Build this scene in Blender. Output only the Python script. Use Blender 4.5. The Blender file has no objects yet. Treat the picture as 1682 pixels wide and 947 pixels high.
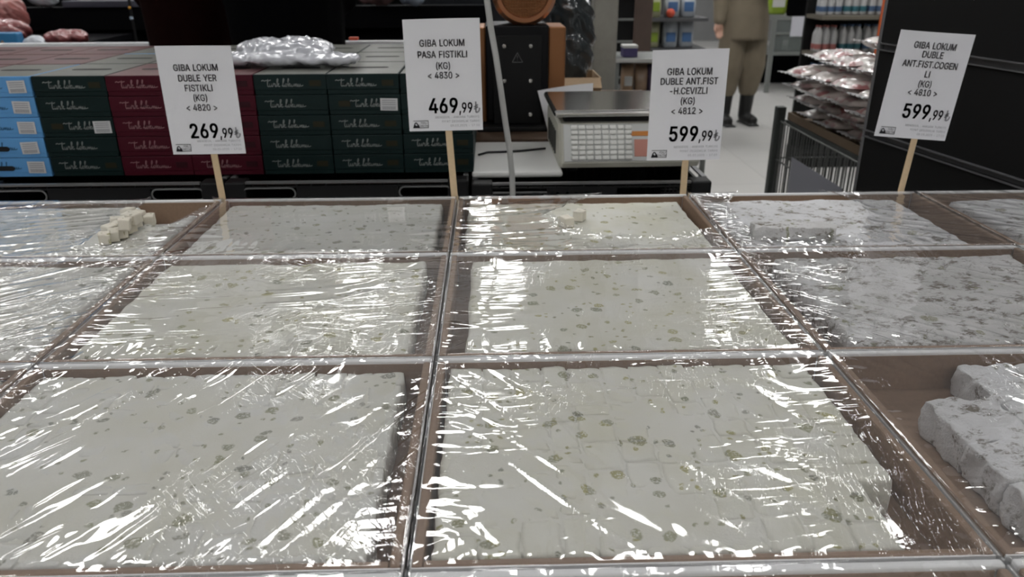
import bpy, bmesh, math, random
import numpy as np
from mathutils import Vector, Matrix

# ------------------------------------------------------------------ camera, world, exposure
SC = bpy.context.scene
COL = SC.collection
W_PX, H_PX, F_PX = 1682, 947, 1263.0
PITCH, YAW, ROLL = 0.3963, 0.0248, -0.0047
CAM = np.array([0.0, 0.0, 1.30])
cp, sp, cy, sy = math.cos(PITCH), math.sin(PITCH), math.cos(YAW), math.sin(YAW)
FW = np.array([sy*cp, cy*cp, -sp]); R0 = np.array([cy, -sy, 0.0]); U0 = np.cross(R0, FW)
RT = R0*math.cos(ROLL) + U0*math.sin(ROLL); UP = -R0*math.sin(ROLL) + U0*math.cos(ROLL)

def _ray(px, py):
    return FW + RT*((px - W_PX/2)/F_PX) - UP*((py - H_PX/2)/F_PX)
def at(px, py, Y):                      # point of the place seen there, at depth Y
    d = _ray(px, py); return CAM + d*(Y/d[1])
def atz(px, py, Z):                     # point of the place seen there, at height Z
    d = _ray(px, py); return CAM + d*((Z - CAM[2])/d[2])

cd = bpy.data.cameras.new('camera'); cam = bpy.data.objects.new('camera', cd); COL.objects.link(cam)
cd.sensor_fit = 'HORIZONTAL'; cd.sensor_width = 36; cd.lens = F_PX/W_PX*36
cd.clip_start = 0.02; cd.clip_end = 100
cam.matrix_world = Matrix(((RT[0], UP[0], -FW[0], 0), (RT[1], UP[1], -FW[1], 0), (RT[2], UP[2], -FW[2], CAM[2]), (0, 0, 0, 1)))
cd.dof.use_dof = True; cd.dof.focus_distance = 0.78; cd.dof.aperture_fstop = 10.0
SC.camera = cam
wd = bpy.data.worlds.new('world'); SC.world = wd; wd.use_nodes = True
wd.node_tree.nodes['Background'].inputs[0].default_value = (0.5, 0.52, 0.55, 1)
wd.node_tree.nodes['Background'].inputs[1].default_value = 0.05
SC.view_settings.view_transform = 'Standard'; SC.view_settings.look = 'None'
SC.view_settings.gamma = 1; SC.view_settings.use_curve_mapping = False
SC.view_settings.exposure = 0.0
LAMP = 20.5                             # strength of the ceiling panels
CEIL = 4.0
LAMPS = [(x, y) for y in (-5.8, -4.2, -2.6, 6.2, 8.45, 10.6, 12.8) for x in (-4.4, -1.66, 0.1, 2.66, 5.0)] + [(x, 4.0) for x in (-4.2, -2.4, -1.0, -.1, .8, 1.7, 2.6, 4.4)] + [(x, 1.0) for x in (-4.4, -2.4, 2.66, 5.0)]  # rows behind the camera are unseen, added to light the sign fronts

# ------------------------------------------------------------------ helpers
RNG = random.Random(7)
def srgb(r, g, b):
    f = lambda v: (v/255/12.92) if v/255 <= .04045 else ((v/255 + .055)/1.055)**2.4
    return (f(r), f(g), f(b), 1)

MATS = {}
def mat(name, col, rough=.5, metal=0, spec=.5, coat=0, alpha=1, emit=0, bump=None, vary=0, trans=0):
    """principled material; bump=(scale, distance); vary = gentle mottling of the thing's own colour"""
    if name in MATS: return MATS[name]
    m = bpy.data.materials.new(name); m.use_nodes = True; nt = m.node_tree
    b = nt.nodes['Principled BSDF']
    b.inputs['Base Color'].default_value = col; b.inputs['Roughness'].default_value = rough
    b.inputs['Metallic'].default_value = metal; b.inputs['Specular IOR Level'].default_value = spec
    b.inputs['Coat Weight'].default_value = coat; b.inputs['Coat Roughness'].default_value = .08
    b.inputs['Alpha'].default_value = alpha; b.inputs['Transmission Weight'].default_value = trans
    if emit:
        b.inputs['Emission Color'].default_value = col; b.inputs['Emission Strength'].default_value = emit
    if bump or vary:
        tc = nt.nodes.new('ShaderNodeTexCoord')
        no = nt.nodes.new('ShaderNodeTexNoise'); no.inputs['Scale'].default_value = bump[0] if bump else 30
        no.inputs['Detail'].default_value = 5
        nt.links.new(tc.outputs['Object'], no.inputs['Vector'])
        if bump:
            bp = nt.nodes.new('ShaderNodeBump'); bp.inputs['Distance'].default_value = bump[1]; bp.inputs['Strength'].default_value = 1
            nt.links.new(no.outputs['Fac'], bp.inputs['Height']); nt.links.new(bp.outputs['Normal'], b.inputs['Normal'])
        if vary:
            mx = nt.nodes.new('ShaderNodeMix'); mx.data_type = 'RGBA'
            mx.inputs[6].default_value = tuple(c*(1 - vary) for c in col[:3]) + (1,)
            mx.inputs[7].default_value = tuple(min(1, c*(1 + vary)) for c in col[:3]) + (1,)
            nt.links.new(no.outputs['Fac'], mx.inputs[0]); nt.links.new(mx.outputs[2], b.inputs['Base Color'])
    MATS[name] = m
    return m

class MB:
    """collects shapes into ONE mesh"""
    def __init__(s): s.v = []; s.f = []
    def add(s, vs, fs):
        n = len(s.v); s.v += [tuple(map(float, v)) for v in vs]; s.f += [tuple(i + n for i in f) for f in fs]; return s
    def box(s, c, d, rot=None):
        x, y, z = [k/2 for k in d]
        vs = [Vector((a*x, b*y, e*z)) for a in (-1, 1) for b in (-1, 1) for e in (-1, 1)]
        if rot is not None: vs = [rot @ v for v in vs]
        c = Vector(c)
        return s.add([v + c for v in vs], [(0, 1, 3, 2), (4, 6, 7, 5), (0, 4, 5, 1), (2, 3, 7, 6), (0, 2, 6, 4), (1, 5, 7, 3)])
    def rbox(s, c, d, r=.004, seg=2, rot=None):
        bm = bmesh.new(); bmesh.ops.create_cube(bm, size=1)
        bmesh.ops.scale(bm, vec=d, verts=bm.verts)
        bmesh.ops.bevel(bm, geom=bm.edges[:], offset=min(r, min(d)*.49), segments=seg, affect='EDGES', profile=.5)
        c = Vector(c); bm.verts.index_update()
        s.add([(rot @ v.co if rot is not None else v.co) + c for v in bm.verts], [tuple(v.index for v in f.verts) for f in bm.faces]); bm.free(); return s
    def ring(s, rings, closed=False, caps=True):
        n = len(rings[0]); base = len(s.v)
        for r in rings: s.v += [tuple(map(float, p)) for p in r]
        m = len(rings)
        for i in range(m - 1 + (1 if closed else 0)):
            a = base + i*n; b = base + ((i + 1) % m)*n
            for k in range(n):
                k2 = (k + 1) % n; s.f.append((a + k, a + k2, b + k2, b + k))
        if caps and not closed:
            s.f.append(tuple(base + k for k in range(n))[::-1]); s.f.append(tuple(base + (m - 1)*n + k for k in range(n)))
        return s
    def tube(s, pts, r, seg=8, closed=False, caps=True):
        pts = [Vector(p) for p in pts]; m = len(pts); rings = []; up = None
        for i, p in enumerate(pts):
            a = pts[(i - 1) % m] if (closed or i > 0) else p; b = pts[(i + 1) % m] if (closed or i < m - 1) else p
            t = (b - a).normalized()
            if up is None: up = Vector((0, 0, 1)) if abs(t.z) < .9 else Vector((1, 0, 0))
            u = (up - t*up.dot(t)).normalized(); up = u; w = t.cross(u)
            rr = r[i] if isinstance(r, (list, tuple)) else r
            rings.append([p + (u*math.cos(2*math.pi*k/seg) + w*math.sin(2*math.pi*k/seg))*rr for k in range(seg)])
        return s.ring(rings, closed, caps)
    def lathe(s, c, prof, seg=20, axis='z'):
        rings = []
        for r, h in prof:
            q = []
            for k in range(seg):
                a = 2*math.pi*k/seg; x, y = r*math.cos(a), r*math.sin(a)
                q.append(Vector(c) + (Vector((x, y, h)) if axis == 'z' else Vector((x, -h, y))))
            rings.append(q)
        return s.ring(rings)
    def ell(s, c, r, nu=14, nv=8):
        rings = []
        for j in range(1, nv):
            t = math.pi*j/nv
            rings.append([Vector(c) + Vector((r[0]*math.sin(t)*math.cos(2*math.pi*k/nu), r[1]*math.sin(t)*math.sin(2*math.pi*k/nu), r[2]*math.cos(t))) for k in range(nu)])
        return s.ring(rings)
    def capsule(s, p0, p1, r0, r1):
        p0, p1 = Vector(p0), Vector(p1); t = (p1 - p0).normalized()
        return s.tube([p0 - t*r0*.9, p0 - t*r0*.6, p0, p1, p1 + t*r1*.6, p1 + t*r1*.9], [r0*.4, r0*.8, r0, r1, r1*.8, r1*.4], 12)
    def chain(s, pts, rs):
        for i in range(len(pts) - 1): s.capsule(pts[i], pts[i + 1], rs[i], rs[i + 1])
        return s
    def mesh(s, name):
        me = bpy.data.meshes.new(name); me.from_pydata(s.v, [], s.f)
        bm = bmesh.new(); bm.from_mesh(me); bmesh.ops.recalc_face_normals(bm, faces=bm.faces); bm.to_mesh(me); bm.free()
        return me

def link_mesh(name, me, m, parent=None, loc=None, smooth=False, rot=None):
    o = bpy.data.objects.new(name, me); COL.objects.link(o)
    for k in (m if isinstance(m, (list, tuple)) else [m]): me.materials.append(k)
    if smooth: me.polygons.foreach_set('use_smooth', [True]*len(me.polygons))
    if parent: o.parent = parent
    if loc is not None: o.location = loc
    if rot is not None: o.rotation_euler = rot
    return o
def obj(name, mb, m, parent=None, loc=None, smooth=False, rot=None):
    return link_mesh(name, mb.mesh(name), m, parent, loc, smooth, rot)
def tag(o, label, cat, group=None, kind=None):
    o['label'] = label; o['category'] = cat
    if group: o['group'] = group
    if kind: o['kind'] = kind
    return o
def thing(name, label, cat, loc=(0, 0, 0), rz=0, group=None):
    o = bpy.data.objects.new(name, None); COL.objects.link(o); o.empty_display_size = .05
    o.location = loc; o.rotation_euler = (0, 0, rz)
    return tag(o, label, cat, group)
def struct(name, mb, m):
    o = obj(name, mb, m); o['kind'] = 'structure'; return o
def copy_tree(o, parent=None):
    c = o.copy(); COL.objects.link(c)
    if parent: c.parent = parent
    for ch in list(o.children): copy_tree(ch, c)
    return c
def fused(name, mb, m, voxel, parent=None, loc=None, smooth=4):
    """one continuous surface grown over the collected shapes"""
    o = obj('tmp', mb, m); r = o.modifiers.new('r', 'REMESH'); r.mode = 'VOXEL'; r.voxel_size = voxel
    k = o.modifiers.new('s', 'SMOOTH'); k.iterations = smooth; k.factor = .5
    dg = bpy.context.evaluated_depsgraph_get(); dg.update()
    me = bpy.data.meshes.new_from_object(o.evaluated_get(dg)); me.name = name
    old = o.data; bpy.data.objects.remove(o); bpy.data.meshes.remove(old)
    me.materials.clear()
    return link_mesh(name, me, m, parent, loc, True)

_T = {}
def vnoise(x, y, seed):
    if seed not in _T: _T[seed] = np.random.RandomState(seed).rand(256, 256)
    t = _T[seed]; xi = np.floor(x).astype(int); yi = np.floor(y).astype(int)
    fx = x - xi; fy = y - yi; fx = fx*fx*(3 - 2*fx); fy = fy*fy*(3 - 2*fy)
    a = t[xi % 256, yi % 256]; b = t[(xi + 1) % 256, yi % 256]; c = t[xi % 256, (yi + 1) % 256]; d = t[(xi + 1) % 256, (yi + 1) % 256]
    return (a*(1 - fx) + b*fx)*(1 - fy) + (c*(1 - fx) + d*fx)*fy
def fbm(x, y, seed, o=4):
    s = 0; a = .5; n = 0
    for i in range(o): s = s + a*vnoise(x*2**i, y*2**i, seed + i); n += a; a *= .5
    return s/n

# outlines of the plain sans lettering printed on the signs (advance, xy pairs, triangles; thousandths of the type size)
GLYPH = {
 'A': (480, '16 0 201 509 276 509 463 0 395 0 287 302 276 334 264 372 250 420 232 478 245 478 228 419 213 371 201 333 191 302 85 0 110 142 110 199 370 199 370 142 239 456 154 199 324 199 344 142 135 142', '0 15 16 16 17 0 1 13 12 12 11 1 11 9 1 17 14 13 13 1 17 0 17 1 2 7 6 7 2 8 10 8 2 4 3 19 3 18 19 5 18 6 2 6 18 18 3 2 24 21 16 9 11 20 9 20 10 1 9 10 10 2 1 22 23 19 8 10 20 21 24 22 14 17 21 17 16 21 18 5 22 19 18 22 4 19 23 23 22 24 16 15 24'),
 'B': (456, '60 0 60 509 241 509 289 504 329 491 359 469 381 442 394 410 398 374 395 344 387 320 373 301 356 286 336 275 315 267 315 262 339 257 363 245 385 227 402 203 414 173 418 136 413 100 400 67 377 39 344 18 301 4 247 0 125 57 245 57 296 63 330 80 349 105 355 137 352 161 342 184 327 203 306 218 279 228 248 231 125 231 125 285 238 285 265 288 288 296 308 309 323 326 333 348 336 372 330 403 313 429 283 446 240 452 125 452', '0 28 40 1 0 40 40 41 1 41 53 1 39 43 42 28 0 27 27 29 28 39 42 40 41 40 42 52 2 53 1 53 2 38 37 15 14 45 44 50 4 51 3 51 4 29 27 26 26 30 29 43 39 38 38 15 43 15 14 43 14 44 43 51 3 52 2 52 3 31 25 24 24 23 31 32 31 23 23 22 32 33 32 22 22 21 33 21 20 33 34 33 20 20 19 34 35 34 19 19 18 35 11 10 47 10 9 47 48 47 9 9 8 48 8 7 48 49 48 7 7 6 49 30 26 25 25 31 30 35 18 36 18 17 36 17 16 36 37 36 16 15 37 16 45 14 13 46 45 13 13 12 46 12 11 46 11 47 46 49 6 50 6 5 50 4 50 5'),
 'C': (510, '267 -7 205 1 150 25 104 63 70 115 48 179 40 254 48 329 70 393 104 445 150 484 205 508 267 516 305 513 340 504 373 490 402 471 427 447 448 418 463 385 473 348 408 348 401 373 389 395 375 413 357 428 337 440 315 449 292 454 267 456 223 450 184 432 150 403 125 364 109 314 103 254 109 194 125 145 151 105 184 76 223 59 267 53 292 55 315 60 337 69 357 81 375 96 389 114 401 136 408 160 473 160 463 124 448 91 428 62 402 38 373 19 341 5 305 -4', '5 4 37 37 36 5 6 5 36 35 6 36 6 35 34 7 6 34 34 33 7 8 7 33 30 11 31 40 0 41 28 13 12 41 0 42 28 12 29 0 40 1 39 1 40 29 12 30 11 30 12 1 39 2 39 38 2 3 2 38 4 3 38 37 4 38 8 33 32 9 8 32 32 31 9 10 9 31 31 11 10 43 57 56 56 44 43 26 14 27 44 56 55 55 45 44 25 15 26 14 26 15 52 51 48 49 48 51 51 50 49 20 19 21 22 21 19 19 18 22 23 22 18 18 17 23 45 55 54 46 45 54 54 53 46 47 46 53 53 52 47 52 48 47 23 17 24 17 16 24 25 24 16 15 25 16 42 0 57 57 43 42 13 28 27 27 14 13'),
 'D': (502, '219 0 96 0 96 57 215 57 272 63 318 81 354 110 379 149 394 198 399 255 394 312 379 361 354 399 320 428 275 446 221 452 93 452 93 509 225 509 294 501 353 478 399 441 433 391 455 329 462 255 455 181 433 119 398 68 351 31 291 8 125 509 125 0 60 0 60 509 125 452 125 57', '33 32 16 16 17 33 2 1 31 1 2 32 16 32 2 17 16 30 29 5 4 29 4 0 3 0 4 18 15 14 14 19 18 0 3 31 2 31 35 16 2 34 30 16 34 15 18 30 20 13 12 10 9 24 24 23 10 6 28 27 27 26 6 7 6 26 26 25 7 8 7 25 25 24 8 24 9 8 10 23 11 23 22 11 12 11 22 22 21 12 20 12 21 5 29 28 28 6 5 19 14 13 13 20 19 15 30 34 2 35 34 31 3 35'),
 'E': (419, '60 0 60 509 372 509 372 452 125 452 125 286 355 286 355 229 125 229 125 57 375 57 375 0', '0 9 8 1 0 8 8 5 1 5 4 1 9 0 11 11 10 9 5 8 7 7 6 5 3 2 4 1 4 2'),
 'F': (410, '60 0 60 509 369 509 369 452 125 452 125 278 346 278 346 221 125 221 125 0', '9 8 0 8 5 0 1 0 5 3 2 4 5 8 7 7 6 5 1 5 4 4 2 1'),
 'G': (520, '269 -7 205 1 149 25 104 64 69 116 47 179 40 254 47 329 69 393 103 445 149 484 203 508 265 516 304 513 340 504 374 489 403 469 429 445 449 416 465 384 474 349 408 349 399 372 387 393 373 411 356 427 337 439 315 448 291 454 265 456 222 450 183 432 150 404 125 364 109 314 103 254 109 194 125 145 151 105 184 76 224 59 269 53 309 57 345 71 374 93 396 123 410 160 415 202 434 199 283 199 283 256 478 256 478 200 471 141 451 91 419 50 377 19 326 0 414 199', '5 4 37 37 36 5 6 5 36 35 6 36 6 35 34 7 6 34 34 33 7 8 7 33 30 11 31 40 0 41 12 29 28 0 40 1 39 1 40 29 12 30 11 30 12 1 39 2 39 38 2 3 2 38 4 3 38 37 4 38 8 33 32 9 8 32 10 9 32 32 31 10 31 11 10 57 43 42 26 14 27 13 27 14 43 57 56 56 44 43 25 15 26 14 26 15 53 52 48 52 51 48 53 48 46 47 58 48 48 51 47 20 19 21 22 21 19 19 18 22 44 56 55 55 54 44 45 44 54 54 53 45 53 46 45 22 18 23 18 17 23 24 23 17 17 16 24 25 24 16 15 25 16 57 42 0 41 0 42 58 47 49 50 49 47 47 51 50 27 13 28 12 28 13 46 48 58'),
 'H': (517, '60 0 60 509 125 509 125 289 392 289 392 509 457 509 457 0 392 0 392 232 125 232 125 0', '0 11 10 1 0 10 10 3 1 3 2 1 9 8 7 7 6 9 4 9 6 6 5 4 3 10 9 9 4 3'),
 'I': (245, '85 0 160 0 160 509 85 509', '0 1 2 0 2 3'),
 'K': (467, '104 145 104 216 122 239 139 261 157 282 174 303 193 324 212 344 364 509 448 509 231 276 228 276 60 0 60 509 125 509 125 334 124 225 125 193 125 0 372 0 188 259 228 309 449 0 124 242 125 167 198 245 243 288', '0 1 12 13 12 1 0 12 18 1 0 17 17 16 1 2 1 16 2 16 23 2 23 15 1 2 15 13 1 15 15 14 13 5 4 20 20 11 21 19 22 10 10 22 26 21 10 26 8 21 9 10 21 11 6 5 21 7 6 21 21 8 7 16 17 20 3 16 20 20 4 3 0 18 24 17 0 24 16 3 23 11 20 25 10 11 25 19 10 25 17 24 25 20 17 25 5 20 21 9 21 26'),
 'L': (393, '60 0 60 509 125 509 125 57 361 57 361 0', '1 0 3 3 0 5 5 4 3 1 3 2'),
 'M': (628, '60 0 60 509 152 509 277 187 282 174 287 159 293 141 299 123 305 103 311 84 317 65 322 49 307 49 312 65 318 83 324 102 330 121 336 140 342 158 348 174 352 187 476 509 568 509 568 0 504 0 504 291 504 308 504 327 505 347 505 369 506 391 506 413 507 435 507 457 513 457 505 433 498 409 490 386 482 363 474 341 467 322 461 305 456 291 342 0 286 0 170 291 165 304 159 321 152 340 145 361 137 384 129 408 121 432 112 457 119 457 119 437 120 416 120 394 121 372 121 350 122 328 122 309 122 291 122 0 315 73 507 437 119 436', '55 53 66 57 56 1 53 1 56 54 53 55 55 52 54 63 62 0 1 0 62 62 61 1 61 60 1 60 59 1 59 58 1 57 1 58 13 9 12 8 12 9 12 8 44 49 2 50 51 50 2 52 51 2 54 52 2 53 54 2 1 53 2 14 10 11 11 15 14 31 30 22 22 34 31 32 31 34 34 33 65 65 33 35 25 24 23 23 22 25 26 25 22 27 26 22 28 27 22 29 28 22 22 30 29 20 19 42 21 38 37 37 36 21 36 35 21 35 33 21 33 34 21 34 22 21 12 44 43 43 11 12 13 12 11 11 10 13 13 10 64 42 41 20 2 49 48 46 45 3 3 2 48 48 47 3 47 46 3 10 14 64 9 13 64 38 21 39 21 20 39 40 39 20 41 40 20 32 34 65 15 11 43 43 42 18 19 18 42 18 17 43 17 16 43 16 15 43 4 3 45 45 44 5 6 5 44 7 6 44 8 7 44 5 4 45 53 56 66 52 55 66'),
 'N': (523, '60 0 60 509 136 509 343 183 352 169 363 151 375 130 388 107 401 82 414 55 405 54 402 81 401 108 400 134 399 157 399 178 399 195 399 509 463 509 463 0 387 0 202 290 190 310 177 331 164 354 148 381 130 413 108 452 119 454 121 417 122 384 123 354 124 328 125 307 125 291 125 0 403 78 120 430', '33 32 1 32 31 1 31 30 1 27 1 30 30 29 27 2 26 25 35 34 0 1 0 34 33 1 34 28 27 37 26 2 28 27 28 2 1 27 2 20 7 6 10 9 36 11 9 12 9 19 12 13 12 19 14 13 19 19 9 20 9 10 20 7 20 10 10 8 7 14 19 15 16 15 19 19 18 16 17 16 18 6 5 20 25 24 2 22 21 3 3 2 22 23 22 2 24 23 2 9 11 36 8 10 36 3 21 20 4 3 20 5 4 20 27 29 37 26 28 37'),
 'O': (533, '267 -7 205 1 150 25 105 63 70 115 48 179 40 254 48 329 70 393 105 445 150 484 205 508 267 516 329 508 384 484 429 445 464 393 486 329 493 254 486 179 464 115 429 63 384 25 329 1 267 53 310 59 349 76 383 105 408 144 425 194 430 254 425 314 408 365 383 404 349 433 310 450 267 456 223 450 184 433 151 404 125 364 109 314 103 254 109 194 125 144 151 105 184 76 223 59', '5 4 44 44 43 5 6 5 43 42 6 43 6 42 41 7 6 41 41 40 7 8 7 40 45 2 46 39 38 10 47 0 24 0 47 1 46 2 1 1 47 46 37 11 38 10 38 11 2 45 3 4 3 45 44 4 45 8 40 39 9 8 39 39 10 9 12 36 35 35 13 12 27 26 22 33 14 34 22 26 23 25 23 26 13 35 34 34 14 13 20 19 28 29 28 19 19 18 29 18 30 29 30 18 31 18 17 31 32 31 17 17 16 32 27 22 21 21 20 27 20 28 27 32 16 33 16 15 33 14 33 15 23 25 0 24 0 25 36 12 37 11 37 12'),
 'P': (445, '60 0 60 509 235 509 289 503 332 487 366 462 390 430 404 391 409 348 404 304 390 265 366 233 332 207 289 191 235 186 109 186 109 242 233 242 269 246 297 256 318 272 333 294 342 319 344 348 342 376 333 402 318 423 297 439 268 449 232 452 125 452 125 0 125 242 125 186', '15 16 0 1 0 16 15 0 31 16 15 33 16 32 30 1 16 30 18 14 13 13 19 18 27 3 28 2 28 3 15 31 33 14 18 17 28 2 29 30 29 2 1 30 2 20 12 11 21 20 11 11 10 21 10 9 21 22 21 9 9 8 22 8 23 22 23 8 24 8 7 24 25 24 7 7 6 25 6 5 25 26 25 5 4 26 5 19 13 12 12 20 19 26 4 27 3 27 4 14 17 33 17 32 33 32 16 33'),
 'R': (449, '60 0 60 509 236 509 290 504 333 489 367 465 390 433 405 395 409 352 405 309 390 271 367 240 333 217 289 203 236 198 96 198 96 255 234 255 269 258 298 267 319 281 334 300 342 324 345 352 342 380 334 405 319 425 298 440 269 449 233 452 125 452 125 0 353 0 230 229 303 229 428 0 125 255 125 198 246 199 313 210', '15 16 0 1 0 16 15 0 31 16 15 37 16 36 30 1 16 30 34 19 18 27 3 28 2 28 3 15 31 37 38 13 33 13 34 33 17 33 18 28 2 29 30 29 2 1 30 2 20 12 11 21 20 11 11 10 21 10 9 21 22 21 9 9 8 22 23 22 8 24 23 8 8 7 24 7 6 24 25 24 6 6 5 25 26 25 5 4 26 5 13 38 32 13 32 39 34 13 39 12 20 34 19 34 20 26 4 27 3 27 4 14 33 37 33 17 36 36 37 33 36 16 37 33 14 38 34 18 33 12 34 39 32 35 39'),
 'S': (447, '224 -9 172 -4 128 9 91 31 64 60 46 96 38 137 104 137 110 110 123 88 142 71 166 59 194 52 224 49 257 52 286 60 311 74 329 92 341 114 346 139 342 161 332 179 316 193 296 205 272 214 245 222 184 239 128 260 86 289 60 326 52 372 58 413 75 448 102 476 138 498 180 511 227 516 275 511 316 498 351 476 377 449 394 415 401 378 337 378 326 412 302 437 267 453 225 459 194 456 167 448 145 435 129 418 118 398 115 376 119 352 131 334 148 319 169 308 191 300 212 293 264 279 287 272 312 264 336 252 359 238 379 220 395 198 405 171 408 139 403 99 386 64 360 34 323 11 278 -4', '4 3 9 9 8 4 5 4 8 8 7 5 6 5 7 30 29 54 54 53 30 31 30 53 53 52 31 32 31 52 50 49 34 12 1 0 0 13 12 58 26 59 1 12 11 26 58 57 48 35 49 34 49 35 1 11 2 11 10 2 3 2 10 9 3 10 26 57 27 57 56 27 28 27 56 56 55 28 29 28 55 54 29 55 32 52 51 33 32 51 51 50 33 50 34 33 73 15 14 60 25 24 15 73 72 72 16 15 23 62 24 62 61 24 60 24 61 45 38 46 37 46 38 71 70 17 18 17 70 70 69 18 19 18 69 69 68 19 68 67 19 20 19 67 67 66 20 21 20 66 66 65 21 64 21 65 42 41 43 16 72 71 71 17 16 21 64 22 64 63 22 23 22 63 62 23 63 43 41 44 41 40 44 40 39 44 45 44 39 38 45 39 73 14 0 13 0 14 59 26 25 25 60 59 46 37 47 37 36 47 48 47 36 35 48 36'),
 'T': (449, '32 452 32 509 417 509 417 452 257 452 257 0 193 0 193 452', '1 0 7 3 2 4 7 6 5 5 4 7 4 2 7 1 7 2'),
 'U': (517, '259 -8 203 -2 154 15 114 43 85 80 66 124 60 173 60 509 124 509 124 178 128 144 141 113 160 87 187 68 220 56 259 52 298 56 331 68 357 87 377 113 389 144 393 178 393 509 457 509 457 173 451 124 433 80 403 43 363 15 315 -2', '7 6 9 9 8 7 0 14 1 13 1 14 1 13 2 12 2 13 2 12 3 12 11 3 4 3 11 5 4 11 11 10 5 6 5 10 9 6 10 18 17 28 28 17 29 16 29 17 25 24 20 21 20 24 24 23 21 22 21 23 18 28 27 19 18 27 27 26 19 26 25 19 25 20 19 29 16 0 16 15 0 14 0 15'),
 'V': (480, '204 0 16 509 84 509 192 206 203 176 215 137 230 89 248 31 235 31 252 90 267 138 279 176 290 206 395 509 463 509 278 0 241 53', '2 1 3 8 6 0 5 0 6 3 1 0 4 3 0 0 5 4 9 7 15 15 10 9 14 13 12 14 12 15 12 11 15 10 15 11 8 0 15 15 7 8 8 7 16 7 9 16 6 8 16'),
 'Y': (472, '203 0 203 208 16 509 91 509 192 344 208 318 222 292 236 264 250 230 224 230 237 265 251 293 265 318 280 344 381 509 455 509 268 208 268 0 237 262', '3 2 4 6 9 7 9 6 1 5 1 6 4 2 1 1 5 4 10 8 11 14 13 15 15 13 16 11 8 16 12 11 16 16 13 12 1 0 17 17 16 1 9 1 16 16 8 9 9 8 18 8 10 18 7 9 18'),
 'Z': (438, '42 0 42 46 273 385 289 408 306 431 323 453 341 476 348 454 317 453 285 452 254 452 223 452 40 452 40 509 397 509 397 462 169 129 152 105 134 81 116 57 97 33 90 54 121 56 152 57 183 57 214 57 399 57 399 0 323 453 115 55', '21 1 20 20 29 21 20 1 0 20 0 25 25 24 20 24 23 20 23 22 20 29 20 22 21 19 18 18 17 21 1 21 17 17 16 1 1 16 2 6 28 7 6 7 15 15 14 6 15 2 16 3 2 15 15 7 3 4 3 7 7 5 4 28 6 8 9 8 6 10 9 6 11 10 6 6 14 11 25 0 27 27 26 25 13 12 11 11 14 13 5 7 28 19 21 29'),
 '0': (453, '227 -7 174 1 130 24 95 62 69 113 53 178 48 254 53 330 69 395 95 447 130 484 174 508 227 516 279 508 323 484 358 447 384 395 400 330 405 254 400 178 384 113 359 62 323 24 279 1 227 50 261 56 290 74 313 103 330 144 340 194 344 254 340 314 330 365 313 405 290 435 261 453 227 460 192 453 163 435 140 405 123 365 113 314 109 254 113 194 123 144 140 103 163 74 192 56', '5 4 44 44 43 5 6 5 43 43 42 6 42 41 6 7 6 41 41 40 7 8 7 40 0 24 1 47 1 24 1 47 2 46 2 47 10 38 37 37 11 10 2 46 3 46 45 3 4 3 45 44 4 45 8 40 39 9 8 39 39 38 9 38 10 9 35 13 36 12 36 13 25 23 22 22 26 25 34 14 35 13 35 14 20 19 28 29 28 19 19 18 29 30 29 18 31 30 18 18 17 31 32 31 17 17 16 32 26 22 21 27 26 21 21 20 27 20 28 27 32 16 33 16 15 33 34 33 15 14 34 15 24 0 23 23 25 24 11 37 36 36 12 11'),
 '1': (453, '76 0 76 55 391 55 391 0 276 509 276 0 212 0 212 448 209 448 86 358 86 427 198 509 276 55 212 55', '11 10 8 8 10 9 3 2 5 13 12 7 1 0 6 11 8 7 7 4 11 12 13 6 4 7 12 5 2 12 6 5 12 1 6 13'),
 '2': (453, '64 0 64 47 234 229 261 257 282 282 299 305 311 327 318 348 320 371 317 397 308 419 293 436 273 449 250 457 224 460 196 457 172 447 153 433 139 413 130 390 127 362 66 362 71 405 86 442 111 473 143 496 182 511 225 516 268 511 306 497 337 474 361 445 376 411 381 372 378 345 371 318 357 290 336 259 306 223 267 180 153 60 153 57 389 57 389 0', '1 0 41 20 19 21 22 21 19 19 18 22 23 22 18 18 24 23 26 16 15 27 14 13 39 2 40 14 27 15 26 15 27 1 41 40 40 2 1 24 18 17 25 24 17 17 16 25 16 26 25 12 11 29 28 12 29 34 33 8 33 32 8 4 38 37 5 4 37 37 36 5 6 5 36 36 35 6 7 6 35 35 34 7 34 8 7 8 32 9 32 31 9 10 9 31 31 30 10 11 10 30 29 11 30 41 0 43 43 42 41 2 39 38 3 2 38 38 4 3 12 28 13 27 13 28'),
 '3': (453, '218 -7 173 -3 133 10 98 30 70 57 52 91 44 132 109 132 115 107 126 87 144 71 165 59 191 52 219 50 248 53 275 61 297 74 315 93 325 116 329 145 326 172 316 196 299 217 275 234 242 244 201 248 157 248 157 299 288 448 288 452 70 452 70 509 372 509 372 461 211 278 211 289 264 288 308 276 344 253 371 222 387 186 393 145 387 103 370 66 344 36 309 12 266 -2 221 289', '2 10 3 10 9 3 3 9 4 9 8 4 5 4 8 8 7 5 6 5 7 1 12 11 14 13 0 12 1 0 0 13 12 24 34 25 26 25 34 27 26 34 34 35 27 1 11 2 10 2 11 15 46 45 45 16 15 22 37 23 36 23 37 18 43 42 19 18 42 42 41 19 41 40 19 20 19 40 40 39 20 16 45 44 17 16 44 44 43 17 43 18 17 20 39 21 39 38 21 22 21 38 37 22 38 33 28 35 29 28 33 33 32 29 14 0 46 46 15 14 23 36 24 34 24 36 27 35 28 31 30 29 29 32 31 34 36 47 35 34 47 33 35 47'),
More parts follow.
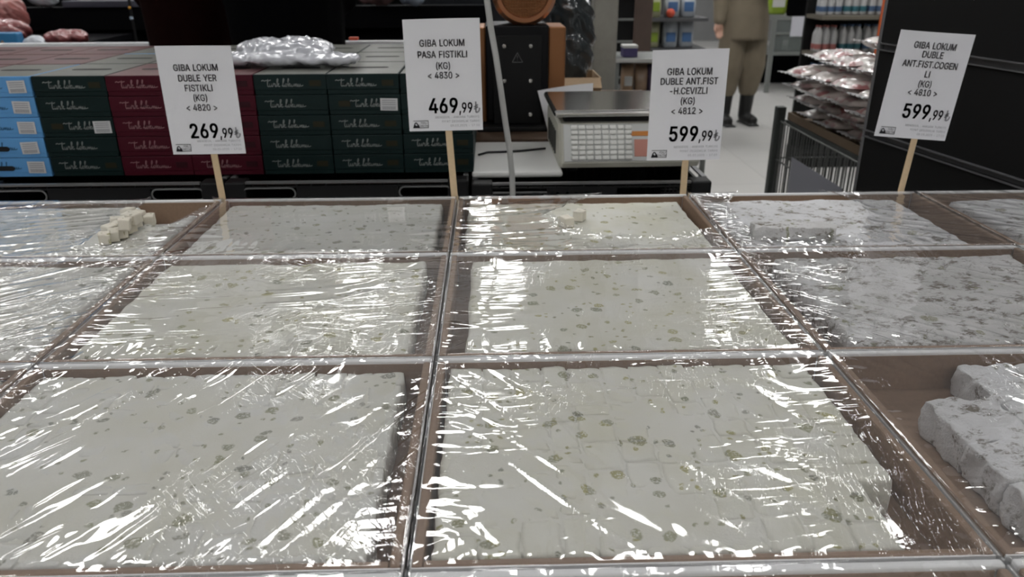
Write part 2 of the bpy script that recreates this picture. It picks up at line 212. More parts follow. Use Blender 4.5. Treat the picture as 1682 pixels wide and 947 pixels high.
 '4': (453, '40 105 40 158 247 509 311 509 109 166 109 163 413 163 413 105 282 0 282 121 282 146 282 318 343 318 343 0 282 105 282 163 343 163 343 105', '1 0 5 1 5 4 4 2 1 5 0 9 5 9 10 16 15 10 2 4 3 15 16 11 8 13 14 9 0 14 5 10 15 12 11 16 7 6 16 17 7 16 14 17 9 17 16 10 10 9 17 17 14 13'),
 '5': (453, '221 -7 178 -2 140 11 108 32 83 60 66 93 60 130 122 130 127 108 138 89 154 73 173 60 196 52 221 50 250 53 276 64 298 82 314 104 324 131 328 162 324 193 314 221 297 244 275 262 248 273 218 277 192 275 167 268 145 258 128 246 67 253 96 509 366 509 366 452 151 452 134 301 136 301 155 315 178 325 203 331 229 334 263 330 294 321 321 306 345 285 364 260 379 231 388 199 391 163 385 117 369 76 343 41 309 15 268 -1', '4 3 9 9 8 4 5 4 8 8 7 5 6 5 7 29 35 30 31 30 35 12 1 0 0 13 12 25 39 26 1 12 11 37 27 26 38 37 26 26 39 38 1 11 2 11 10 2 3 2 10 9 3 10 35 29 28 36 35 28 28 27 36 27 37 36 31 35 34 40 24 41 52 16 15 52 15 53 14 53 15 24 23 42 41 24 42 50 49 18 19 18 49 49 48 19 48 47 19 20 19 47 47 46 20 16 52 51 17 16 51 51 50 17 50 18 17 20 46 21 46 45 21 22 21 45 45 44 22 44 43 22 23 22 43 42 23 43 53 14 0 13 0 14 24 40 25 39 25 40 33 32 34 31 34 32'),
 '6': (453, '226 -7 182 -1 142 15 109 40 84 74 69 115 64 162 68 199 80 239 102 285 137 340 252 509 322 509 151 261 145 261 154 275 165 288 179 299 196 307 214 312 235 314 278 309 316 295 346 271 370 240 384 201 389 157 384 112 368 73 343 39 310 14 271 -2 226 48 254 52 279 63 299 79 314 101 324 128 327 157 324 187 314 213 299 235 279 251 254 262 226 265 198 262 174 252 153 235 138 214 128 188 125 158 128 128 138 102 153 79 174 63 198 52 174 295', '4 3 52 52 51 4 5 4 51 51 50 5 6 5 50 50 49 6 7 6 49 8 7 49 49 48 8 13 14 47 14 13 15 45 18 17 1 55 54 13 47 46 1 54 2 54 53 2 3 2 53 52 3 53 47 14 48 8 48 14 9 8 14 14 15 9 10 9 15 15 16 10 32 0 33 43 20 44 34 31 30 30 35 34 33 0 31 31 34 33 42 21 43 20 43 21 29 28 36 28 27 36 37 36 27 27 26 37 38 37 26 39 38 26 26 25 39 25 24 39 40 39 24 24 23 40 35 30 29 29 36 35 40 23 41 23 22 41 42 41 22 21 42 22 10 16 11 55 1 0 0 32 55 18 45 44 19 18 44 44 20 19 46 45 17 56 13 17 13 46 17 16 15 13 13 56 16 12 11 16 12 16 56'),
 '7': (453, '97 0 323 448 323 452 62 452 62 509 391 509 391 449 165 0', '0 7 1 2 1 6 6 5 2 6 1 7 4 3 2 2 5 4'),
 '8': (453, '226 -7 178 -2 136 11 101 33 74 62 57 96 52 135 55 166 65 195 81 220 101 241 125 256 153 265 153 267 119 282 93 308 76 342 70 380 75 417 90 450 114 477 146 498 184 511 226 516 269 511 306 498 337 477 361 450 377 417 382 380 376 342 359 308 333 282 300 267 300 265 327 256 351 241 372 220 387 195 397 166 401 135 395 96 378 62 352 33 317 11 275 -2 226 49 258 52 285 60 307 74 323 91 333 113 337 139 333 165 322 189 305 208 283 223 256 232 226 235 196 232 169 223 147 208 130 189 119 165 115 139 119 113 129 91 145 74 167 60 195 52 226 290 252 292 274 300 293 313 307 330 316 351 319 376 316 399 308 420 294 437 275 449 252 457 226 460 200 457 177 449 159 437 145 420 136 399 133 376 136 351 145 330 159 313 178 300 201 292', '3 66 4 66 65 4 5 4 65 6 5 65 65 64 6 7 6 64 64 63 7 8 7 63 63 62 8 9 8 62 62 10 9 17 16 88 93 59 58 69 1 0 0 46 69 22 84 83 1 69 68 60 59 12 59 93 12 13 12 93 93 92 13 91 13 92 21 85 84 84 22 21 1 68 2 68 67 2 3 2 67 66 3 67 10 62 61 11 10 61 61 60 11 60 12 11 13 91 14 91 90 14 15 14 90 90 89 15 16 15 89 88 16 89 17 88 87 18 17 87 19 18 87 87 86 19 20 19 86 86 85 20 85 21 20 81 23 82 80 24 81 23 81 24 47 45 48 56 34 57 71 57 34 34 33 71 72 71 33 33 73 72 79 25 80 24 80 25 43 42 50 51 50 42 42 41 51 41 40 51 52 51 40 40 39 52 53 52 39 39 38 53 54 53 38 38 37 54 36 54 37 30 29 76 77 76 29 29 28 77 28 27 77 48 45 44 49 48 44 44 43 49 43 50 49 54 36 55 36 35 55 56 55 35 34 56 35 73 33 32 74 73 32 32 31 74 75 74 31 31 30 75 30 76 75 77 27 78 27 26 78 79 78 26 25 79 26 45 47 0 46 0 47 57 71 58 71 70 58 93 58 70 82 23 83 22 83 23'),
 '9': (453, '226 516 271 510 310 494 343 468 368 434 384 393 389 347 385 309 373 270 350 224 315 168 200 0 130 0 301 248 307 248 299 234 287 221 273 210 257 202 238 196 218 195 175 199 137 214 106 237 83 269 68 307 64 352 69 397 85 436 110 469 143 494 182 510 226 460 199 457 174 446 154 429 138 407 129 381 125 352 129 322 138 295 154 274 174 257 199 247 226 243 254 247 279 257 299 273 314 295 324 321 327 350 324 381 314 407 299 429 279 446 254 457 278 214', '24 23 40 40 39 24 25 24 39 26 25 39 39 38 26 38 37 26 27 26 37 37 36 27 28 27 36 29 28 36 30 35 34 34 31 30 20 44 43 32 0 33 20 43 21 42 21 43 31 34 33 33 0 31 10 16 11 21 42 22 42 41 22 23 22 41 40 23 41 29 36 35 35 30 29 18 17 45 13 14 47 14 13 15 13 47 46 1 55 54 49 48 8 8 7 49 7 6 49 50 49 6 6 5 50 51 50 5 5 4 51 52 51 4 4 3 52 15 16 10 10 9 15 14 15 9 9 8 14 8 48 14 47 14 48 52 3 53 3 2 53 54 53 2 1 54 2 44 20 19 19 18 44 18 45 44 0 32 55 55 1 0 45 17 46 56 13 17 13 46 17 16 15 13 13 56 16 12 11 16 12 16 56'),
 '(': (273, '89 207 92 264 101 324 114 384 132 441 153 494 177 539 236 539 212 485 191 428 174 370 161 313 154 258 151 207 154 161 160 115 172 67 188 16 209 -38 236 -96 177 -96 139 -21 111 55 95 131', '0 23 14 14 13 0 1 0 13 13 12 1 2 1 12 19 18 20 8 7 6 20 18 21 18 17 21 22 21 17 17 16 22 16 15 22 23 22 15 14 23 15 2 12 11 3 2 11 11 10 3 4 3 10 10 9 4 5 4 9 9 8 5 8 6 5'),
 ')': (273, '37 -96 64 -37 86 18 102 69 113 116 120 162 122 207 119 258 112 313 99 370 82 428 62 485 37 539 97 539 121 494 142 441 159 384 173 323 181 264 184 207 178 130 161 53 134 -22 97 -96', '1 0 23 12 11 13 20 19 5 6 5 19 19 18 6 7 6 18 18 17 7 1 23 22 2 1 22 22 21 2 3 2 21 4 3 21 21 20 4 20 5 4 7 17 8 17 16 8 9 8 16 16 15 9 10 9 15 15 14 10 11 10 14 13 11 14'),
 '<': (453, '65 178 65 220 388 383 388 316 142 200 144 204 144 194 142 198 388 81 388 15 144 201 144 197', '7 6 11 6 7 0 7 4 0 1 0 4 3 2 5 6 0 9 9 8 6 5 4 10 1 4 5 5 2 1 3 5 10 6 8 11 4 7 10 11 10 7'),
 '>': (453, '387 178 65 15 65 81 310 198 308 194 308 204 310 200 65 316 65 383 387 220 308 197 308 201', '2 1 4 4 3 10 6 0 9 0 6 3 6 9 5 4 1 0 0 3 4 8 7 5 5 9 8 6 5 11 2 4 10 5 7 11 10 3 11 3 6 11'),
 '.': (188, '95 -4 78 -1 63 9 53 24 50 41 53 59 63 73 78 83 95 87 113 83 128 73 138 59 141 41 138 24 128 9 113 -1', '4 3 2 1 0 2 0 6 2 4 2 6 5 4 6 12 11 10 13 12 14 12 10 8 9 8 10 15 14 0 14 12 0 12 8 0 6 0 8 7 6 8'),
 ',': (188, '38 -119 68 71 137 71 84 -119', '1 0 3 3 2 1'),
 '-': (453, '337 244 337 188 114 188 114 244', '3 2 1 1 0 3'),
 ':': (188, '95 -4 78 -1 63 9 53 24 50 41 53 59 63 73 78 83 95 87 113 83 128 73 138 59 141 41 138 24 128 9 113 -1 95 271 78 274 63 284 53 299 50 316 53 334 63 349 78 359 95 362 113 359 128 349 138 334 141 316 138 299 128 284 113 274', '4 3 2 2 6 4 5 4 6 1 0 2 6 2 0 0 8 6 8 7 6 20 19 18 18 22 20 21 20 22 29 28 30 28 27 26 13 12 14 12 11 10 16 31 30 30 28 16 24 16 28 28 26 24 25 24 26 15 14 0 14 12 0 8 0 12 12 10 8 10 9 8 18 17 16 22 18 16 16 24 22 23 22 24'),
 '/': (249, '235 533 71 -76 14 -76 178 533', '0 3 1 2 1 3'),
 'İ': (245, '85 0 160 0 160 509 85 509 80 580 170 580 170 660 80 660', '0 1 2 0 2 3 4 5 6 4 6 7'),
 'Ü': (517, '259 -8 203 -2 154 15 114 43 85 80 66 124 60 173 60 509 124 509 124 178 128 144 141 113 160 87 187 68 220 56 259 52 298 56 331 68 357 87 377 113 389 144 393 178 393 509 457 509 457 173 451 124 433 80 403 43 363 15 315 -2 331 572 315 575 302 584 293 597 290 612 293 628 302 641 315 650 331 653 346 650 359 641 368 628 371 612 368 597 359 584 346 575 187 572 172 575 158 584 149 597 146 612 149 628 158 641 172 650 187 653 203 650 216 641 224 628 227 612 224 597 216 584 203 575', '7 6 9 9 8 7 50 49 48 48 52 50 52 51 50 4 3 11 5 4 11 11 10 5 6 5 10 9 6 10 59 58 60 58 57 56 0 14 1 13 1 14 46 61 60 60 58 46 54 46 58 58 56 54 56 55 54 1 13 2 13 12 2 3 2 12 11 3 12 47 46 48 46 54 48 52 48 54 54 53 52 34 33 32 32 36 34 36 35 34 29 17 16 31 30 32 30 38 32 36 32 38 38 37 36 43 42 44 42 41 40 25 24 20 21 20 24 24 23 21 22 21 23 18 28 27 19 18 27 27 26 19 26 25 19 25 20 19 17 29 28 28 18 17 30 45 44 44 42 30 38 30 42 42 40 38 39 38 40 29 16 0 16 15 0 14 0 15'),
}

def text_mesh(body, size, align='CENTER', bold=0.0, sx=1.0):
    vs = []; fs = []; x = 0
    for ch in body:
        if ch == ' ': x += .26; continue
        adv, v, p = GLYPH[ch]; v = [int(k)/1000 for k in v.split()]; p = [int(k) for k in p.split()]
        for dx, dz in (((0, 0),) if not bold else ((-bold, -bold*.6), (bold, -bold*.6), (bold, bold*.6), (-bold, bold*.6), (0, 0))):
            n = len(vs); vs += [(x + dx + v[2*k], dz + v[2*k + 1] - .255) for k in range(len(v)//2)]; fs += [(p[k] + n, p[k + 1] + n, p[k + 2] + n) for k in range(0, len(p), 3)]
        x += adv/1000
    off = {'CENTER': x/2, 'LEFT': 0, 'RIGHT': x}[align]
    return [((a - off)*size*sx, b*size) for a, b in vs], fs
def put_text(mb, body, size, x, z, y, **k):           # writing that stands upright and faces the shopper (-y)
    vs, fs = text_mesh(body, size, **k)
    mb.add([(x + a, y, z + b) for a, b in vs], fs); return mb
def ribbon(mb, pts, w, y, sx=1, sz=1, ox=0, oz=0):
    P = []
    n = len(pts)
    for i in range(n - 1):
        p0, p1, p2, p3 = [np.array(pts[max(0, min(n - 1, i + k))], float) for k in (-1, 0, 1, 2)]
        for t in (0, .25, .5, .75):
            P.append(.5*((2*p1) + (-p0 + p2)*t + (2*p0 - 5*p1 + 4*p2 - p3)*t*t + (-p0 + 3*p1 - 3*p2 + p3)*t**3))
    P.append(np.array(pts[-1], float)); P = [np.array((ox + p[0]*sx, oz + p[1]*sz)) for p in P]
    vs = []; fs = []
    for i, p in enumerate(P):
        d = P[min(i + 1, len(P) - 1)] - P[max(i - 1, 0)]; d = d/(np.linalg.norm(d) + 1e-9); nn = np.array((-d[1], d[0]))*w/2
        vs += [(p[0] + nn[0], y, p[1] + nn[1]), (p[0] - nn[0], y, p[1] - nn[1])]
        if i: fs.append((2*i - 2, 2*i - 1, 2*i + 1, 2*i))
    mb.add(vs, fs)

# ------------------------------------------------------------------ materials
WHITE_CARD = mat('white_card', srgb(226, 226, 226), .55, bump=(60, .0004))
KRAFT = mat('kraft_card', (.25, .165, .11, 1), .75, bump=(220, .0005), vary=.15)
KRAFT_LIGHT = mat('kraft_board_pale', (.36, .25, .15, 1), .75, bump=(150, .0004), vary=.12)
PAPER = mat('paper', (.80, .80, .83, 1), .7)
INK_GREY = mat('ink_grey', (.31, .31, .33, 1), .8)
INK_BLACK = mat('ink_black', (.012, .012, .016, 1), .7)
INK_PALE = mat('ink_pale', (.42, .42, .44, 1), .8)
WOOD = mat('stick_wood', (.66, .50, .31, 1), .65, bump=(140, .0003), vary=.1)
BLACK_PLASTIC = mat('black_plastic', (.010, .010, .0105, 1), .5, spec=.25)  # paler grey puts the light caught on crate rims into the colour
RIM_PLASTIC = mat('lit_rim_plastic', (.16, .16, .16, 1), .35)
BLACK_PANEL = mat('black_panel', (.0085, .0085, .0085, 1), .6, spec=.2)
BLACK_VOID = mat('black_interior', (.002, .002, .003, 1), .7, spec=.08)
ALU = mat('aluminium', (.17, .17, .175, 1), .4, metal=.3)
STEEL = mat('steel', (.62, .61, .58, 1), .18, metal=1)
STEEL_GREY = mat('brushed_post', (.34, .33, .29, 1), .5, metal=.5, vary=.15)
COPPER = mat('copper', (.46, .20, .10, 1), .3, metal=.85)
COPPER_DARK = mat('copper_sheet', (.30, .13, .05, 1), .4, metal=.5)
BEIGE_PLASTIC = mat('beige_plastic', (.50, .49, .42, 1), .45)
KEY_WHITE = mat('key_white', (.85, .85, .81, 1), .3)
LID_WHITE = mat('white_board', (.62, .62, .60, 1), .4)

def lokum_mat(name, base, powder, speck, dens, scale=34, coco=0):
    m = bpy.data.materials.new(name); m.use_nodes = True; nt = m.node_tree; L = nt.links.new; b = nt.nodes['Principled BSDF']
    N = nt.nodes.new
    geo = N('ShaderNodeNewGeometry')
    wn = N('ShaderNodeTexNoise'); wn.inputs['Scale'].default_value = 70; wn.inputs['Detail'].default_value = 3
    L(geo.outputs['Position'], wn.inputs['Vector'])
    sub = N('ShaderNodeVectorMath'); sub.operation = 'MULTIPLY_ADD'; sub.inputs[1].default_value = (.012, .012, .012)
    L(wn.outputs['Color'], sub.inputs[0]); L(geo.outputs['Position'], sub.inputs[2])
    vo = N('ShaderNodeTexVoronoi'); vo.voronoi_dimensions = '2D'; vo.inputs['Scale'].default_value = scale; L(sub.outputs[0], vo.inputs['Vector'])
    sepc = N('ShaderNodeSeparateColor'); L(vo.outputs['Color'], sepc.inputs[0])
    # each cell keeps a nut only when its random number is under the density; size also varies
    sz = N('ShaderNodeMapRange'); sz.inputs[1].default_value = 0; sz.inputs[2].default_value = dens; sz.inputs[3].default_value = .30; sz.inputs[4].default_value = 0.10; sz.clamp = True
    L(sepc.outputs[0], sz.inputs[0])
    lt = N('ShaderNodeMath'); lt.operation = 'SUBTRACT'; L(sz.outputs[0], lt.inputs[0]); L(vo.outputs['Distance'], lt.inputs[1])
    edge = N('ShaderNodeMapRange'); edge.inputs[1].default_value = 0.0; edge.inputs[2].default_value = .05; L(lt.outputs[0], edge.inputs[0])
    on = N('ShaderNodeMath'); on.operation = 'LESS_THAN'; on.inputs[1].default_value = dens; L(sepc.outputs[0], on.inputs[0])
    mul = N('ShaderNodeMath'); mul.operation = 'MULTIPLY'; L(edge.outputs[0], mul.inputs[0]); L(on.outputs[0], mul.inputs[1])
    # powder sugar veils many of the nuts
    pn = N('ShaderNodeTexNoise'); pn.inputs['Scale'].default_value = 520; pn.inputs['Detail'].default_value = 6; L(geo.outputs['Position'], pn.inputs['Vector'])
    pr = N('ShaderNodeMapRange'); pr.inputs[1].default_value = .34; pr.inputs[2].default_value = .50; pr.inputs[4].default_value = .85; L(pn.outputs['Fac'], pr.inputs[0])
    # crumbs: a finer, sparser second scatter
    v2 = N('ShaderNodeTexVoronoi'); v2.voronoi_dimensions = '2D'; v2.inputs['Scale'].default_value = scale*2.7; L(sub.outputs[0], v2.inputs['Vector'])
    s2 = N('ShaderNodeSeparateColor'); L(v2.outputs['Color'], s2.inputs[0])
    o2 = N('ShaderNodeMath'); o2.operation = 'LESS_THAN'; o2.inputs[1].default_value = .11; L(s2.outputs[0], o2.inputs[0])
    e2 = N('ShaderNodeMapRange'); e2.inputs[1].default_value = .30; e2.inputs[2].default_value = .16; L(v2.outputs['Distance'], e2.inputs[0])
    m2 = N('ShaderNodeMath'); m2.operation = 'MULTIPLY'; L(o2.outputs[0], m2.inputs[0]); L(e2.outputs[0], m2.inputs[1])
    mx2 = N('ShaderNodeMath'); mx2.operation = 'MAXIMUM'; L(m2.outputs[0], mx2.inputs[0]); L(mul.outputs[0], mx2.inputs[1])
    mul2 = N('ShaderNodeMath'); mul2.operation = 'MULTIPLY'; L(mx2.outputs[0], mul2.inputs[0]); L(pr.outputs[0], mul2.inputs[1])
    ramp = N('ShaderNodeValToRGB'); e = ramp.color_ramp.elements
    e[0].position = 0; e[0].color = speck[0]; e[1].position = 1; e[1].color = speck[2]; k = e.new(.5); k.color = speck[1]
    L(sepc.outputs[1], ramp.inputs[0])
    bn = N('ShaderNodeTexNoise'); bn.inputs['Scale'].default_value = 14; bn.inputs['Detail'].default_value = 6; L(geo.outputs['Position'], bn.inputs['Vector'])
    br = N('ShaderNodeMapRange'); br.inputs[1].default_value = .35; br.inputs[2].default_value = .65; L(bn.outputs['Fac'], br.inputs[0])
    mixb = N('ShaderNodeMix'); mixb.data_type = 'RGBA'; mixb.inputs[6].default_value = base; mixb.inputs[7].default_value = powder; L(br.outputs[0], mixb.inputs[0])
    col = mixb.outputs[2]
    if coco:   # bare coconut crumb showing through the sugar
        cn = N('ShaderNodeTexNoise'); cn.inputs['Scale'].default_value = 46; cn.inputs['Detail'].default_value = 11; cn.inputs['Roughness'].default_value = .80
        mp = N('ShaderNodeMapping'); mp.inputs['Rotation'].default_value = (0, 0, -.5); mp.inputs['Scale'].default_value = (.8, 1.2, 1)
        L(geo.outputs['Position'], mp.inputs[0]); L(mp.outputs[0], cn.inputs['Vector'])
        cr = N('ShaderNodeMapRange'); cr.inputs[1].default_value = .585 - .07*coco; cr.inputs[2].default_value = .665 - .07*coco; L(cn.outputs['Fac'], cr.inputs[0])
        mixc = N('ShaderNodeMix'); mixc.data_type = 'RGBA'; mixc.inputs[7].default_value = (.20, .175, .145, 1); L(col, mixc.inputs[6]); L(cr.outputs[0], mixc.inputs[0]); col = mixc.outputs[2]
    mix = N('ShaderNodeMix'); mix.data_type = 'RGBA'; L(mul2.outputs[0], mix.inputs[0]); L(col, mix.inputs[6]); L(ramp.outputs[0], mix.inputs[7])
    L(mix.outputs[2], b.inputs['Base Color']); b.inputs['Roughness'].default_value = .9; b.inputs['Specular IOR Level'].default_value = .2
    fn = N('ShaderNodeTexNoise'); fn.inputs['Scale'].default_value = 520 if not coco else 420; fn.inputs['Detail'].default_value = 4; L(geo.outputs['Position'], fn.inputs['Vector'])
    bp = N('ShaderNodeBump'); bp.inputs['Distance'].default_value = .0006 if not coco else .0022; bp.inputs['Strength'].default_value = .7; L(fn.outputs['Fac'], bp.inputs['Height']); L(bp.outputs['Normal'], b.inputs['Normal'])
    return m
GREEN3 = [(.15, .155, .10, 1), (.34, .31, .09, 1), (.20, .21, .14, 1)]
GREY3 = [(.20, .20, .17, 1), (.28, .28, .16, 1), (.26, .25, .22, 1)]
LOK_P = lokum_mat('lokum_pistachio', (.60, .59, .495, 1), (.655, .65, .595, 1), GREEN3, .46, 40)
LOK_W = lokum_mat('lokum_white', (.595, .59, .535, 1), (.645, .645, .615, 1), GREY3, .42, 40)
LOK_C = lokum_mat('lokum_coconut', (.62, .62, .62, 1), (.70, .70, .71, 1), GREY3, .10, 30, coco=.75)
LOK_D = lokum_mat('lokum_coconut_bare', (.56, .555, .54, 1), (.66, .655, .65, 1), GREY3, .15, 30, coco=1.0)
SUGAR = lokum_mat('icing_sugar', (.60, .59, .515, 1), (.65, .645, .60, 1), GREY3, .40, 40)
LOK_CUT = lokum_mat('lokum_cut', (.70, .65, .54, 1), (.74, .71, .63, 1), GREEN3, .16, 60)

def film_mat(name, ang, sa, sb, bump, haze, rough=.045, fine=.00018):
    """cling film: mostly see-through, with sharp reflections and a faint milky haze; creases run along ang"""
    m = bpy.data.materials.new(name); m.use_nodes = True; nt = m.node_tree; N = nt.nodes.new; L = nt.links.new
    nt.nodes.remove(nt.nodes['Principled BSDF']); out = nt.nodes['Material Output']
    geo = N('ShaderNodeTexCoord')
    def crease(a, s1, s2, lo, hi, detail=2):
        mp = N('ShaderNodeMapping'); mp.vector_type = 'TEXTURE'; mp.inputs['Rotation'].default_value = (0, 0, a)
        sc = N('ShaderNodeVectorMath'); sc.operation = 'MULTIPLY'; sc.inputs[1].default_value = (s1, s2, s2*.6)
        no = N('ShaderNodeTexNoise'); no.inputs['Scale'].default_value = 1; no.inputs['Detail'].default_value = detail
        L(geo.outputs['Object'], mp.inputs[0]); L(mp.outputs[0], sc.inputs[0]); L(sc.outputs[0], no.inputs['Vector'])
        ab = N('ShaderNodeMath'); ab.operation = 'SUBTRACT'; ab.inputs[1].default_value = .5; L(no.outputs['Fac'], ab.inputs[0])
        a2 = N('ShaderNodeMath'); a2.operation = 'ABSOLUTE'; L(ab.outputs[0], a2.inputs[0])
        mr = N('ShaderNodeMapRange'); mr.inputs[1].default_value = lo; mr.inputs[2].default_value = hi; mr.inputs[3].default_value = 1; mr.inputs[4].default_value = 0; L(a2.outputs[0], mr.inputs[0])
        return mr.outputs[0], no.outputs['Fac']
    c1, n1 = crease(ang, sa, sb, 0, .05)
    c2, n2 = crease(ang + 1.2, 30, 190, 0, .03, 3)
    mk, n3 = crease(0, 9, 9, 0, .5)
    ms = N('ShaderNodeMapRange'); ms.inputs[1].default_value = .50; ms.inputs[2].default_value = .68; L(n3, ms.inputs[0])
    mk2, n4 = crease(.4, 6, 11, 0, .5)
    m4 = N('ShaderNodeMapRange'); m4.inputs[1].default_value = .51; m4.inputs[2].default_value = .64; L(n4, m4.inputs[0])
    c1m = N('ShaderNodeMath'); c1m.operation = 'MULTIPLY'; L(c1, c1m.inputs[0]); L(m4.outputs[0], c1m.inputs[1]); c1 = c1m.outputs[0]
    c2m = N('ShaderNodeMath'); c2m.operation = 'MULTIPLY'; L(c2, c2m.inputs[0]); L(ms.outputs[0], c2m.inputs[1])
    b1 = N('ShaderNodeBump'); b1.inputs['Distance'].default_value = bump; L(c1, b1.inputs['Height'])
    b2 = N('ShaderNodeBump'); b2.inputs['Distance'].default_value = fine; L(c2m.outputs[0], b2.inputs['Height']); L(b1.outputs[0], b2.inputs['Normal'])
    gl = N('ShaderNodeBsdfGlossy'); gl.inputs['Roughness'].default_value = rough; gl.inputs[0].default_value = (1, 1, 1, 1); L(b2.outputs[0], gl.inputs['Normal'])
    tr = N('ShaderNodeBsdfTransparent'); tr.inputs[0].default_value = (.95, .95, .95, 1)
    df = N('ShaderNodeBsdfDiffuse'); df.inputs[0].default_value = (.75, .76, .78, 1)
    mh = N('ShaderNodeMixShader'); mh.inputs[0].default_value = haze; L(tr.outputs[0], mh.inputs[1]); L(df.outputs[0], mh.inputs[2])
    lw = N('ShaderNodeLayerWeight'); lw.inputs['Blend'].default_value = .5        # facing term: the same from both sides of the thin film
    pw = N('ShaderNodeMath'); pw.operation = 'POWER'; pw.inputs[1].default_value = 5; L(lw.outputs['Facing'], pw.inputs[0])
    k = N('ShaderNodeMath'); k.operation = 'MULTIPLY_ADD'; k.inputs[1].default_value = 1.2; k.inputs[2].default_value = .075; k.use_clamp = True; L(pw.outputs[0], k.inputs[0])
    mx = N('ShaderNodeMixShader'); L(k.outputs[0], mx.inputs[0]); L(mh.outputs[0], mx.inputs[1]); L(gl.outputs[0], mx.inputs[2])
    L(mx.outputs[0], out.inputs['Surface'])
    return m
FILM_DIAG = film_mat('cling_film_diagonal', 1.05, 4, 32, .00070, .05, .045, .00007)
FILM_SOFT = film_mat('cling_film_soft', .15, 7, 50, .00016, .055, .05, .00006)
FILM_TAUT = film_mat('cling_film_taut', .1, 5, 10, .00004, .05, .03, .000005)
FILM_BUSY = film_mat('cling_film_busy', -.35, 14, 70, .00020, .075, .06, .00014)

# ------------------------------------------------------------------ setting
tile = bpy.data.materials.new('floor_tile'); tile.use_nodes = True
_n = tile.node_tree; _b = _n.nodes['Principled BSDF']; _b.inputs['Roughness'].default_value = .32
_br = _n.nodes.new('ShaderNodeTexBrick'); _br.offset = 0; _br.inputs['Scale'].default_value = 1.0
_br.inputs['Color1'].default_value = (.50, .49, .47, 1); _br.inputs['Color2'].default_value = (.47, .465, .45, 1); _br.inputs['Mortar'].default_value = (.38, .375, .36, 1)
_br.inputs['Mortar Size'].default_value = .004; _br.inputs['Brick Width'].default_value = .6; _br.inputs['Row Height'].default_value = .6
_g = _n.nodes.new('ShaderNodeNewGeometry'); _n.links.new(_g.outputs['Position'], _br.inputs['Vector']); _n.links.new(_br.outputs[0], _b.inputs['Base Color'])
struct('floor', MB().box((0, 4, -.05), (20, 22, .1)), tile)
struct('ceiling', MB().box((0, 4, CEIL + .12), (20, 22, .1)), mat('ceiling_paint', (.62, .63, .66, 1), .8))
WALL = mat('wall_paint', (.20, .20, .20, 1), .8, vary=.2, bump=(3, .001))
struct('wall_back', MB().box((0, 15.05, 2), (20, .1, 4.3)), WALL)
struct('wall_front', MB().box((0, -7.05, 2), (20, .1, 4.3)), WALL)
struct('wall_left', MB().box((-10.05, 4, 2), (.1, 22, 4.3)), WALL)
struct('wall_right', MB().box((10.05, 4, 2), (.1, 22, 4.3)), WALL)
proto = thing('ceiling_light', 'unseen square white ceiling light panel above the shop floor', 'ceiling light', (0, 0, CEIL), 0, 'ceiling light panels')
fr = MB()
for s in (-1, 1):
    fr.box((s*.275, 0, .03), (.02, .57, .06)); fr.box((0, s*.275, .03), (.53, .02, .06))
obj('light_frame', fr, mat('lamp_frame', (.7, .7, .7, 1), .5), proto)
obj('diffuser', MB().box((0, 0, .035), (.53, .53, .01)), mat('lamp_diffuser', (1, .995, .985, 1), .5, emit=LAMP), proto)
first = True
for x, y in LAMPS:
    o = proto if first else copy_tree(proto); first = False
    o.location = (x, y, CEIL)

# ------------------------------------------------------------------ display table under the trays
RIM_Z = .935; TR_H = .045; TB = RIM_Z - TR_H
X0 = -.0615; PITCH_X = .40
ROWS = {'near': (.095, .397), 'front': (.397, .697), 'middle': (.697, 1.0067), 'back': (1.0067, 1.289)}
t = thing('display_table', 'black display table carrying the film-wrapped lokum trays', 'table', (0, 0, 0))
obj('tabletop', MB().rbox((.14, .69, TB - .0155), (2.44, 1.22, .03), .003), BLACK_PLASTIC, t)
obj('apron', MB().box((.14, .69, TB - .08), (2.36, 1.14, .099)), BLACK_PANEL, t)
for sx in (-1, 1):
    for y in (.15, 1.23): obj('leg', MB().rbox((.14 + sx*1.14, y, (TB - .13)/2), (.06, .06, TB - .13), .004), BLACK_PLASTIC, t)

# ------------------------------------------------------------------ trays
def carton_parts(parent, W, D):
    w = MB(); k = MB(); H = TR_H
    w.box((0, 0, .001), (W, D, .002))
    for s in (-1, 1): w.box((s*(W/2 - .00075), 0, (H - .006)/2), (.0015, D - .0001, H - .006))
    w.box((0, -D/2 + .00075, (H - .002)/2), (W - .0031, .0015, H - .002))
    w.rbox((0, D/2 - .0035, H/2 + .001), (W - .0031, .007, H - .0025), .0015, 2)
    obj('white_shell', w, WHITE_CARD, parent)
    k.box((0, 0, .0026), (W - .004, D - .009, .001))
    for s in (-1, 1): k.rbox((s*(W/2 - .0053), -.0035, H/2 + .001), (.0073, D - .0092, H - .003), .002, 2)
    k.rbox((0, -D/2 + .0053, H/2), (W - .0185, .0072, H - .004), .002, 2)
    k.box((0, D/2 - .0077, H/2 - .001), (W - .0185, .0012, H - .005))
    obj('kraft_liner', k, KRAFT, parent)

def inside(P, x, y):
    c = np.zeros(x.shape, bool); n = len(P); j = n - 1
    for i in range(n):
        xi, yi = P[i]; xj, yj = P[j]
        k = ((yi > y) != (yj > y)) & (x < (xj - xi)*(y - yi)/(yj - yi + 1e-12) + xi); c ^= k; j = i
    return c
def polydist(P, x, y):
    d = np.full(x.shape, 9.0); n = len(P)
    for i in range(n):
        a = np.array(P[i]); b = np.array(P[(i + 1) % n]); ab = b - a
        t_ = np.clip(((x - a[0])*ab[0] + (y - a[1])*ab[1])/(ab@ab), 0, 1)
        d = np.minimum(d, np.hypot(x - a[0] - t_*ab[0], y - a[1] - t_*ab[1]))
    return d

